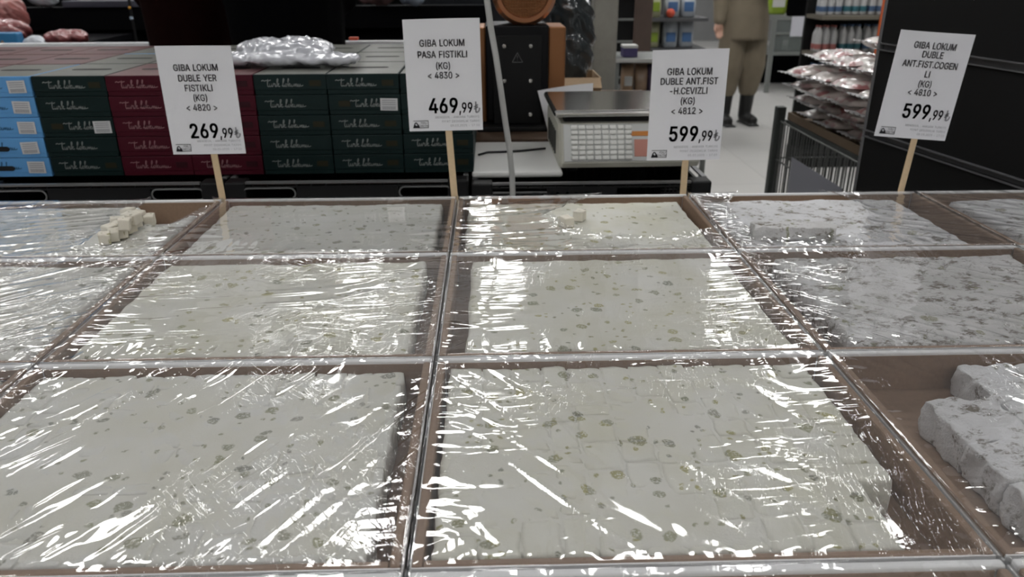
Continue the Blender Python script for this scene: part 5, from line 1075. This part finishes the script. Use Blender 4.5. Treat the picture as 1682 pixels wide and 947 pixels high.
obj('leaf_print', lf, mat('leaf_print', (.30, .16, .04, 1), .5), t)
x, y = on_counter(65, 18, 3.90); bagblob('white_bag', (x, 3.94, zr), (.075, .05, .05), WHT, 'white plastic carrier bag on the counter riser, upper left', 'bag', 35)
for k, (p0_, p1_, yy_, m_, lab) in enumerate((((92, 6), (130, 26), 3.6, (.20, .20, .17, 1), 'greenish grey carton on the counter riser right of the white bag'), ((134, 2), (180, 26), 3.6, (.33, .32, .30, 1), 'pale grey carton in the middle of the counter riser'), ((184, 4), (228, 24), 3.6, (.26, .25, .24, 1), 'grey carton at the right end of the riser goods'))):
    a = at(p0_[0], 10, 3.91)[0]; b = at(p1_[0], 10, 3.91)[0]
    t = thing('goods_carton', lab, 'carton', ((a + b)/2, 4.065, zr + .002 - .1)); 
    
    obj('carton_body', MB().rbox((0, 0, .62), (b - a, .09, 1.24), .003), mat('goods_grey_%d' % k, m_, .6, vary=.3, bump=(20, .004)), t)
    obj('carton_label', MB().box(((-.1 + .1*k)*(b - a), -.0455, 1.17), ((b - a)*.5, .001, .05)), mat('goods_label_%d' % k, (.42 - .1*k, .40 - .08*k, .36 - .02*k, 1), .6), t)
    t.location.y = 4.16; t.location.z = .0
x, y = on_counter(612, 12, 3.74); bagblob('pink_bag', (x, 3.88, zr), (.10, .05, .05), mat('rose_goods', (.16, .09, .09, 1), .4, coat=.4, vary=.5), 'pinkish brown bag of sweets on the riser left of the 469,99 sign', 'bag', 36)
x, y = on_counter(560, 12, 3.74); bagblob('grey_bag', (x - .02, 3.94, zr), (.08, .05, .05), mat('smoke_goods', (.12, .115, .115, 1), .4, coat=.4, vary=.4), 'grey plastic bag on the riser behind the person in black', 'bag', 38)
x, y = on_counter(672, 14, 3.74); bagblob('white_bag', (x, 3.86, zr), (.06, .05, .05), mat('bluish_bag', (.30, .34, .42, 1), .3, coat=.3), 'bluish white bag on the riser above the 469,99 sign', 'bag', 37)
x, y = on_counter(580, 72, 3.06); o = obj('red_tag', MB().rbox((x, 3.085, CT + .006), (.035, .02, .011), .003), mat('red_plastic', (.50, .07, .03, 1), .4)); tag(o, 'small red plastic piece on the white counter edge', 'plastic piece')
xr_ = at(219, 40, 3.42)[0]
t = thing('display_pole', 'thin black pole with small lamps standing on the counter', 'pole', (xr_, 3.42, .461)); obj('pole_shaft', MB().tube([(0, 0, 0), (0, 0, 1.4)], .006, 8), BLACK_PLASTIC, t)
obj('amber_light', MB().ell((0, -.008, CT - .49 + .135), (.006, .005, .006)), mat('amber', (.7, .35, .05, 1), .3), t); obj('pole_clip', MB().rbox((0, -.007, CT - .49 + .095), (.012, .008, .012), .002), mat('clip_pale', (.4, .5, .6, 1), .3), t)

# ------------------------------------------------------------------ people
SKIN = mat('skin', (.50, .29, .21, 1), .5)
def hand(mb, wrist, d, side, curl=.5):
    w = Vector(wrist); d = Vector(d).normalized(); s = Vector(side).normalized(); n = d.cross(s)
    mb.capsule(w, w + d*.035, .026, .030)
    for k, (o_, l) in enumerate(((-.028, .075), (-.009, .085), (.010, .080), (.028, .062))):
        a = w + d*.055 + s*o_; b = a + d*l*.5 + n*l*.12*curl; c = b + d*l*.42 + n*l*.35*curl; mb.chain([w + d*.02 + s*o_*.8, a, b, c], [.012, .0105, .0095, .0075])
    a = w + d*.015 - s*.030; mb.chain([w + d*.005 - s*.012, a, a + d*.035 - s*.012 + n*.01, a + d*.06 - s*.010 + n*.018], [.014, .012, .0105, .008])
def person(label, loc, rz, coat, trouser, shoe, hair, hem, trouser_hem=.12, flare=1.0, phone=False, scale=1.0, wide=1.0, cross=False, leg=1.0):
    t = thing('person', label, 'person', loc, rz); t.scale = (scale,)*3
    sh = 1.40
    arms = {-1: [(-.19, 0, sh), (-.245, .0, 1.10), (-.255, -.05, .86)], 1: [(.19, 0, sh), (.25, .02, 1.12), (.10, -.22, 1.14) if phone else (.255, -.05, .86)]}
    if cross:
        for s in (-1, 1): arms[s] = [(s*.15, 0, sh), (s*.155, -.07, 1.22), (s*.05, -.17, 1.30)]
    b = MB()
    b.chain([(0, 0, .95), (0, .0, 1.15), (0, .0, 1.34)], [.115, .095, .10]); b.chain([(-.13, 0, 1.39), (.13, 0, 1.39)], [.06, .06]); b.chain([(0, .01, 1.40), (0, -.005, 1.52)], [.055, .05])
    b.ell((0, -.01, 1.60), (.075, .095, .115)); b.ell((0, -.04, 1.53), (.05, .06, .045)); b.chain([(0, -.10, 1.605), (0, -.122, 1.575)], [.010, .014])
    for s in (-1, 1): b.ell((s*.077, .0, 1.59), (.010, .020, .032))
    for s in (-1, 1):
        b.chain([(s*.09, 0, .92), (s*.10, -.01, .50), (s*.10, .02, .10)], [.085, .058, .042]); b.chain([(s*.10, .03, .045), (s*.115, -.12, .03)], [.04, .03])
        b.chain(arms[s], [.05, .042, .030])
        a = Vector(arms[s][2]) - Vector(arms[s][1]); hand(b, arms[s][2], a, (1, 0, 0) if abs(a.normalized().x) < .8 else (0, 0, 1), .7)
    bo = fused('body', b, SKIN, .0085, t, None, 3)
    f = MB()
    for s in (-1, 1): f.ell((s*.030, -.098, 1.615), (.012, .006, .006), 8, 5)
    obj('eyes', f, mat('eye', (.05, .035, .03, 1), .2), t); f = MB(); f.ell((0, -.100, 1.535), (.024, .008, .006), 10, 5); obj('mouth', f, mat('lips', (.35, .14, .12, 1), .5), t)
    hr_ = MB(); hr_.ell((0, .02, 1.64), (.085, .09, .095)); hr_.ell((0, .05, 1.57), (.08, .06, .12)); fused('hair', hr_, mat('hair_%d' % hair, (.02 + .01*hair, .014, .01, 1), .5), .012, t, None, 2)
    c = MB(); 
    rings = []
    for z, rx, ry in [(1.47, .075, .075), (1.43, .16, .115), (1.36, .21, .15), (1.20, .195, .155), (1.04, .185, .15), (.92, .205, .16), (hem + .02, .205 + .05*flare, .16 + .04*flare), (hem, .205 + .05*flare, .16 + .04*flare)]:
        rings.append([(wide*rx*math.cos(2*math.pi*k/28)*(1 + .02*math.sin(k*3)), ry*math.sin(2*math.pi*k/28), z) for k in range(28)])
    c.ring(rings)
    for s in (-1, 1):
        q = [Vector(p) for p in arms[s]]; q[2] = q[1].lerp(q[2], .93); c.chain([tuple(p) for p in q], [.075, .062, .05])
    fused('coat', c, coat, .012, t, None, 4)
    tr_ = MB()
    for s in (-1, 1): tr_.chain([(s*.095, 0, .90), (s*.105, -.005, .50), (s*.10, .015, trouser_hem + .07)], [.11, .095*leg, .075*leg])
    tr_.ell((0, 0, .92), (.17, .13, .10)); fused('trousers', tr_, trouser, .012, t, None, 3)
    for s in (-1, 1):
        q = MB(); q.chain([(s*.10, .03, .055), (s*.115, -.11, .045)], [.053, .044]); q.chain([(s*.10, .012, .30), (s*.10, .02, .18), (s*.10, .03, .06)], [.064, .060, .056]); q.box((s*.107, -.04, .008), (.095, .26, .016)); fused('shoe', q, shoe, .009, t, None, 2)
    if cross is False and not phone:
        f = MB()
    return t
BLACKC = mat('black_cloth', (.0018, .0018, .0022, 1), .95, vary=.3, spec=.05); MAROON = mat('maroon_cloth', (.0085, .0020, .0018, 1), .95, vary=.3, spec=.05); KHAKI = mat('khaki_cloth', (.20, .165, .115, 1), .85, vary=.15, bump=(12, .01)); DARKS = mat('black_leather', (.006, .006, .006, 1), .5)
xm = at(322, 60, 2.74)[0]; xk = at(474, 60, 2.53)[0]
person('person in a dark maroon coat standing behind the cartons', (xm, 2.74, 0), math.pi, MAROON, BLACKC, DARKS, 0, .35, flare=.8, wide=.80, cross=True)
person('person in black clothes standing behind the cartons', (xk, 2.53, 0), math.pi, BLACKC, BLACKC, DARKS, 1, .45, flare=.8, wide=.92, cross=True)
fx = atz(1206, 203, 0)
pk = person('person in a khaki coat and wide trousers standing on the tiled aisle', (fx[0], fx[1], 0), .15, KHAKI, KHAKI, DARKS, 2, .72, trouser_hem=.24, flare=.2, phone=True, wide=.92, leg=1.18)
o = thing('phone', 'dark phone held up by the person in khaki', 'phone', (0, 0, 0))
hp = Vector((.10, -.22, 1.14)); hw = Matrix.Rotation(.15, 3, 'Z') @ hp + Vector((fx[0], fx[1], 0))
dirh = (Matrix.Rotation(.15, 3, 'Z') @ (Vector((.10, -.22, 1.14)) - Vector((.25, .02, 1.12)))).normalized()
o.location = hw + dirh*.07 + Vector((-.02, -.045, .01)); o.rotation_euler = (.3, 0, .15)
obj('phone_body', MB().rbox((0, 0, 0), (.075, .010, .15), .008, 3), mat('phone_black', (.01, .01, .012, 1), .25), o); obj('phone_camera', MB().rbox((.022, -.006, .055), (.022, .003, .028), .004, 2), STEEL, o)
o = thing('handbag', 'black handbag hanging at the side of the person in khaki', 'handbag', (fx[0] + .33, fx[1] - .32, .92))
obj('bag_body', MB().rbox((0, 0, .08), (.20, .07, .16), .02, 3), BLACKC, o); obj('strap', MB().tube([(-.08, 0, .15), (-.06, .03, .30), (.0, .08, .42), (.05, .05, .30), (.08, 0, .15)], .008, 6), BLACKC, o)

# ------------------------------------------------------------------ far shop furniture
GREYM = mat('grey_frame', (.20, .21, .20, 1), .4, metal=.3); GLASSY = mat('greenish_glass', (.16, .185, .175, 1), .15, alpha=.55)
fy = 8.9; f0 = atz(1258, 152, 0); gx0 = f0[0]; gz1 = at(1258, 30, f0[1])[2]; gz2 = at(1258, 88, f0[1])[2]; gzm = at(1258, 55, f0[1])[2]
t = thing('glass_display_table', 'grey metal and glass display table behind the wire cage', 'table', (gx0, f0[1], 0)); TW = 2.2
for x in (0, TW):
    for y in (0, .7): obj('leg', MB().box((x, y, gz1/2), (.045, .045, gz1)), GREYM, t)
fr = MB()
for z in (gz1, gz2):
    for y in (0, .7): fr.box((TW/2, y, z), (TW + .045, .04, .035))
    for x in (0, TW): fr.box((x, .35, z), (.04, .7, .035))
fr.box((TW/2, 0, gzm), (TW, .03, .02)); obj('table_frame', fr, GREYM, t)
obj('glass_front', MB().box((TW/2, -.0, (gz1 + gz2)/2), (TW - .05, .008, gz1 - gz2 - .04)), GLASSY, t); obj('shelf', MB().box((TW/2, .35, gz2 + .02), (TW - .05, .66, .012)), GREYM, t); obj('table_top', MB().box((TW/2, .35, gz1 + .02), (TW, .7, .012)), GREYM, t)
o = obj('table_shade', MB().box((gx0 + TW/2, f0[1] + .95, gz2/2 - .01), (TW, .4, gz2 - .02)), BLACK_VOID); tag(o, 'black block behind the glass display table, standing for the shadow below it', 'cabinet')  # black block put in for the shade beneath the table
for k in range(9):
    o = thing('glass_jar', 'glass jar in a row inside the glass display table', 'jar', (gx0 + .12 + k*.2, f0[1] + .2, gz2 + .0275), 0, 'jars in the glass table')
    obj('jar_body', MB().lathe((0, 0, 0), [(.06, 0), (.065, .01), (.065, .10), (.05, .13), (.05, .14)], 14), mat('jar_glass', (.12, .14, .13, 1), .2, alpha=.7), o); obj('lid', MB().lathe((0, 0, .14), [(.054, .0005), (.054, .02), (.05, .022)], 14), mat('jar_lid', (.25, .25, .22, 1), .4), o)
zt_ = gz1 + .028
def pouch(name, c, w, d, h, m, label, cat='bag', band=None, grp=None):
    t = thing(name, label, cat, c, 0, grp); b_ = MB(); rings = []
    for f_, sx, sy_ in ((0, .80, .8), (.04, .95, 1), (.45, 1, 1), (.8, .97, .6), (.93, .96, .15), (1, .97, .08)):
        rings.append([(w/2*sx*math.copysign(abs(math.cos(2*math.pi*k/20))**.6, math.cos(2*math.pi*k/20)), d/2*sy_*math.copysign(abs(math.sin(2*math.pi*k/20))**.6, math.sin(2*math.pi*k/20)), h*f_) for k in range(20)])
    obj('pouch_body', b_.ring(rings), m, t, smooth=True)
    if band: obj('pouch_label', MB().rbox((0, -d/2 - .001, h*.4), (w*.62, .006, h*.36), .002, 1), band, t)
    return t
LIME = mat('lime_pack', (.22, .32, .02, 1), .35, coat=.4); REDK = mat('red_pack', (.34, .02, .025, 1), .35, coat=.4); PALE = mat('pale_label', (.5, .5, .48, 1), .5)
xg = at(1278, 10, f0[1] + .2)[0]; pouch('green_bag', (xg, f0[1] + .25, zt_), .22, .14, .34, LIME, 'lime green bag of sweets on the glass display table', 'bag', PALE)
for k, px in enumerate((1310, 1333)): xg = at(px, 10, f0[1] + .2)[0]; pouch('red_bag', (xg, f0[1] + .22, zt_), .135, .13, .34, REDK, ('left' if k == 0 else 'right') + ' red bag of the two on the glass display table', 'bag', mat('red_label', (.45, .10, .09, 1), .5))
for k, (a, b, c) in enumerate(((1300, 1322, 60), (1340, 1354, 50))):
    x0_, x1_ = at(a, 40, f0[1] - .03)[0], at(b, 40, f0[1] - .03)[0]; z0_, z1_ = at(a, c, f0[1] - .03)[2], at(a, 27, f0[1] - .03)[2]
    o = obj('price_sheet', MB().box(((x0_ + x1_)/2, f0[1] - .0245, (z0_ + z1_)/2), (x1_ - x0_, .003, z1_ - z0_)), mat('sheet_white', (.55, .55, .60, 1), .6)); tag(o, ('larger' if k == 0 else 'smaller') + ' white price sheet hung on the glass display table', 'price sheet')
# stacked white and blue packs on a rack
RY = 5.2; rx0 = at(1346, 60, RY)[0]; rx1 = at(1452, 60, RY)[0]
t = thing('pack_rack', 'dark shelf rack carrying white and blue packs beside the black panel', 'rack', (rx0, RY, 0)); rw = rx1 - rx0 + .35
shz = [at(1400, 150, RY)[2], at(1400, 88, RY)[2], at(1400, 26, RY)[2]]
for z in shz: obj('rack_shelf', MB().box((rw/2, .13, z - .012), (rw, .27, .024)), mat('shelf_taupe', (.13, .115, .09, 1), .5), t)
obj('rack_back', MB().box((rw/2, .28, .8), (rw, .03, 1.6)), BLACK_PANEL, t); obj('rack_foot', MB().box((rw/2, .16, .05), (rw, .3, .1)), BLACK_PANEL, t)
xo = at(1446, 40, RY)[0] - rx0
obj('orange_strip', MB().box((xo, -.012, (shz[1] + 1.5)/2), (.03, .008, 1.5 - shz[1])), mat('strip_orange', (.50, .10, .025, 1), .5), t)
WB = mat('pack_white', (.42, .42, .42, 1), .35, coat=.3); BB = mat('pack_band_blue', (.06, .11, .20, 1), .4); TB_ = mat('pack_band_teal', (.03, .12, .15, 1), .4); RBND = mat('pack_band_red', (.34, .12, .11, 1), .4)
def drink_pack(c, w, h, band, label, grp):
    t = thing('bottle_pack', label, 'bottle pack', c, 0, grp)
    nb = 3; r = w/nb/2*.98; b_ = MB()
    for i in range(nb):
        for j in range(2): b_.lathe(((i - 1)*w/nb, (j - .5)*2*r, 0), [(r*.9, 0), (r, .01), (r, h*.62), (r*.85, h*.74), (r*.4, h*.88), (r*.4, h*.93)], 12)
    obj('bottles', b_, WB, t, smooth=True); b2_ = MB(); b3 = MB()
    for i in range(nb):
        for j in range(2):
            cc = ((i - 1)*w/nb, (j - .5)*2*r, 0); b2_.lathe(cc, [(r*1.01, h*.12), (r*1.03, h*.13), (r*1.03, h*.3), (r*1.01, h*.31)], 12); b3.lathe(cc, [(r*.45, h*.93), (r*.45, h*.99), (r*.3, h)], 10)
    obj('label_bands', b2_, band, t); obj('caps', b3, BB if band is not RBND else RBND, t)
    return t
ph = shz[2] - shz[1] - .06
for r_, (z, n_) in enumerate(((shz[0], 4), (shz[1], 4), (shz[2], 4))):
    for k in range(n_):
        w_ = .155; x = rx0 + .09 + k*.162
        drink_pack((x, RY + .13, z + .001), w_ - .006, ph*(1.0 if k else .97), (RBND if k == 0 and r_ == 1 else (TB_ if k % 2 else BB)), f'pack of white bottles on the {["lower", "middle", "upper"][r_]} rack shelf, {ORD[k]} from the left', 'bottle packs on the rack')
# centre background: brown upright, low goods shelf, gondola
WY = 4.2; x0_, x1_ = at(1043, 40, WY)[0], at(1071, 40, WY)[0]
t = thing('wooden_upright', 'brown wooden upright board right of the steel post', 'upright', ((x0_ + x1_)/2, WY, 0)); obj('board', MB().rbox((0, .02, 1.0), (x1_ - x0_, .05, 2.0), .004), mat('brown_upright', (.085, .055, .042, 1), .6, vary=.15), t); obj('foot_plate', MB().rbox((0, .02, .01), (.2, .2, .02), .004), BLACK_PANEL, t)
x0_, x1_ = at(1018, 40, WY + .3)[0], at(1044, 40, WY + .3)[0]
t = thing('mesh_stand', 'black ladder-like stand between the steel post and the brown upright', 'stand', ((x0_ + x1_)/2, WY + .4, 0)); b_ = MB(); wl = x1_ - x0_ + .06
obj('stand_back', MB().box((0, .05, .9), (wl, .02, 1.8)), BLACK_PANEL, t)
for s in (-1, 1): obj('rail', MB().box((s*wl/2, 0, .9), (.02, .03, 1.8)), DG, t)
for z in (.5, .7, .9, 1.02, 1.14, 1.26): obj('rung', MB().box((0, 0, z), (wl, .015, .012)), GREYM, t)
LY = 3.3; x0_, x1_ = at(1012, 120, LY)[0], at(1085, 120, LY)[0]; za, zb = at(1040, 155, LY)[2], at(1040, 97, LY)[2]
t = thing('goods_shelf', 'low shelf of packaged goods behind the upright 599,99 sign', 'shelf', ((x0_ + x1_)/2, LY, 0)); wl = .42
for z, nm in ((za, 'lower_shelf'), (zb, 'upper_shelf')):
    s_ = obj(nm, MB().box((wl/2 - .1, .15, z - .008), (wl, .3, .016)), GREYM, t); obj('shelf_edge', MB().box((wl/2 - .1, -.004, z - .006), (wl, .006, .014)), mat('edge_pale', (.48, .48, .46, 1), .4), s_)
for s in (0, 1):
    for y in (.02, .28): obj('leg', MB().box((-.1 + s*wl - (.01 if s else -.01), y, zb/2), (.02, .02, zb)), GREYM, t)
PEACH = mat('peach_pack', (.36, .24, .15, 1), .4, coat=.4, vary=.3, bump=(30, .004)); 
for k, (px, m_) in enumerate(((1030, PEACH), (1052, mat('tan_pack', (.30, .20, .13, 1), .4, coat=.4, vary=.4)), (1072, mat('violet_pack', (.07, .05, .09, 1), .4, coat=.4)))):
    x = at(px, 130, LY + .1)[0]; pouch('snack_pouch', (x, LY + .10, za + .001), .055, .07, (zb - za)*.78, m_, ['peach coloured snack pouch left on the low goods shelf', 'tan snack pouch in the middle of the low goods shelf', 'violet snack pouch at the right of the low goods shelf'][k], 'pouch', PALE if k == 0 else None)
x = at(1033, 90, LY + .1)[0]; o = thing('violet_box', 'violet and white box on the upper board of the low goods shelf', 'box', (x, LY + .1, zb + .001)); obj('box_body', MB().rbox((0, 0, .018), (.06, .08, .036), .002), mat('violet_card', (.045, .035, .11, 1), .5), o); obj('box_lid', MB().rbox((0, 0, .042), (.062, .082, .012), .002), PALE, o)
# gondola in the middle distance
MY = 6.0; x0_, x1_ = at(1066, 40, MY)[0], at(1163, 40, MY)[0]
t = thing('gondola_shelf', 'dark shelf unit of packs left of the person in khaki', 'shelf', (x0_, MY, 0)); wl = x1_ - x0_
obj('gondola_back', MB().box((wl/2, .46, .9), (wl, .04, 1.8)), mat('gondola_grey', (.075, .075, .078, 1), .6), t); mz = [at(1100, 132, MY)[2], at(1100, 80, MY)[2], at(1100, 30, MY)[2]]
for z in mz: obj('gondola_board', MB().box((wl/2, .22, z - .012), (wl, .44, .024)), mat('gondola_grey', None), t)
obj('kick_base', MB().box((wl/2, .22, .06), (wl, .44, .12)), BLACK_PANEL, t)
CREAM = mat('cream_pack', (.36, .36, .22, 1), .4, coat=.3); PB = mat('paleblue_pack', (.40, .43, .46, 1), .4, coat=.3)
for r_ in range(3):
    for k, px in enumerate((1075, 1102, 1128)):
        x = at(px, 40, MY + .1)[0]; m_ = CREAM if k == 0 else PB
        if r_ == 0 and k == 2: continue
        pouch('goods_pack', (x, MY + .12, mz[r_] + .001), (.085 if k == 0 else .115), .10, .19, m_, f'{"cream and green" if k == 0 else "pale blue"} pack, {ORD[k]} from the left on the {["lower", "middle", "upper"][r_]} gondola board', 'pack', LIME if k == 0 else mat('bluelabel', (.06, .14, .30, 1), .4))
x = at(1101, 14, MY + .05)[0]; o = obj('red_ball', MB().ell((x, MY + .03, mz[2] + .034), (.033, .033, .033), 18, 12), mat('red_ball', (.55, .07, .03, 1), .35), None, smooth=True); tag(o, 'small orange red ball on the upper gondola board', 'ball')
# dark cabinet behind the bag and long shelves at the back
o = thing('black_cabinet', 'tall black cabinet behind the copper grinder', 'cabinet', (at(930, 40, 5.0)[0] - .25, 5.0, 0)); obj('cabinet_body', MB().rbox((0, .3, 1.0), (1.5, .6, 2.0), .01), BLACK_PANEL, o); obj('cabinet_door', MB().rbox((.36, -.008, 1.0), (.70, .016, 1.9), .004), mat('smoked_glass', (.012, .013, .015, 1), .1), o); obj('cabinet_door', MB().rbox((-.36, -.008, 1.0), (.70, .016, 1.9), .004), mat('smoked_glass', None), o)
o = thing('long_shelf', 'long dark shelf unit along the back on the left', 'shelf', (-2.6, 6.0, 0)); obj('shelf_back', MB().box((0, .5, 1.0), (5.2, .05, 2.0)), BLACK_PANEL, o)
for z in (.4, .8, 1.2, 1.6): obj('shelf_board', MB().box((0, .25, z), (5.2, .45, .03)), GREYM, o)
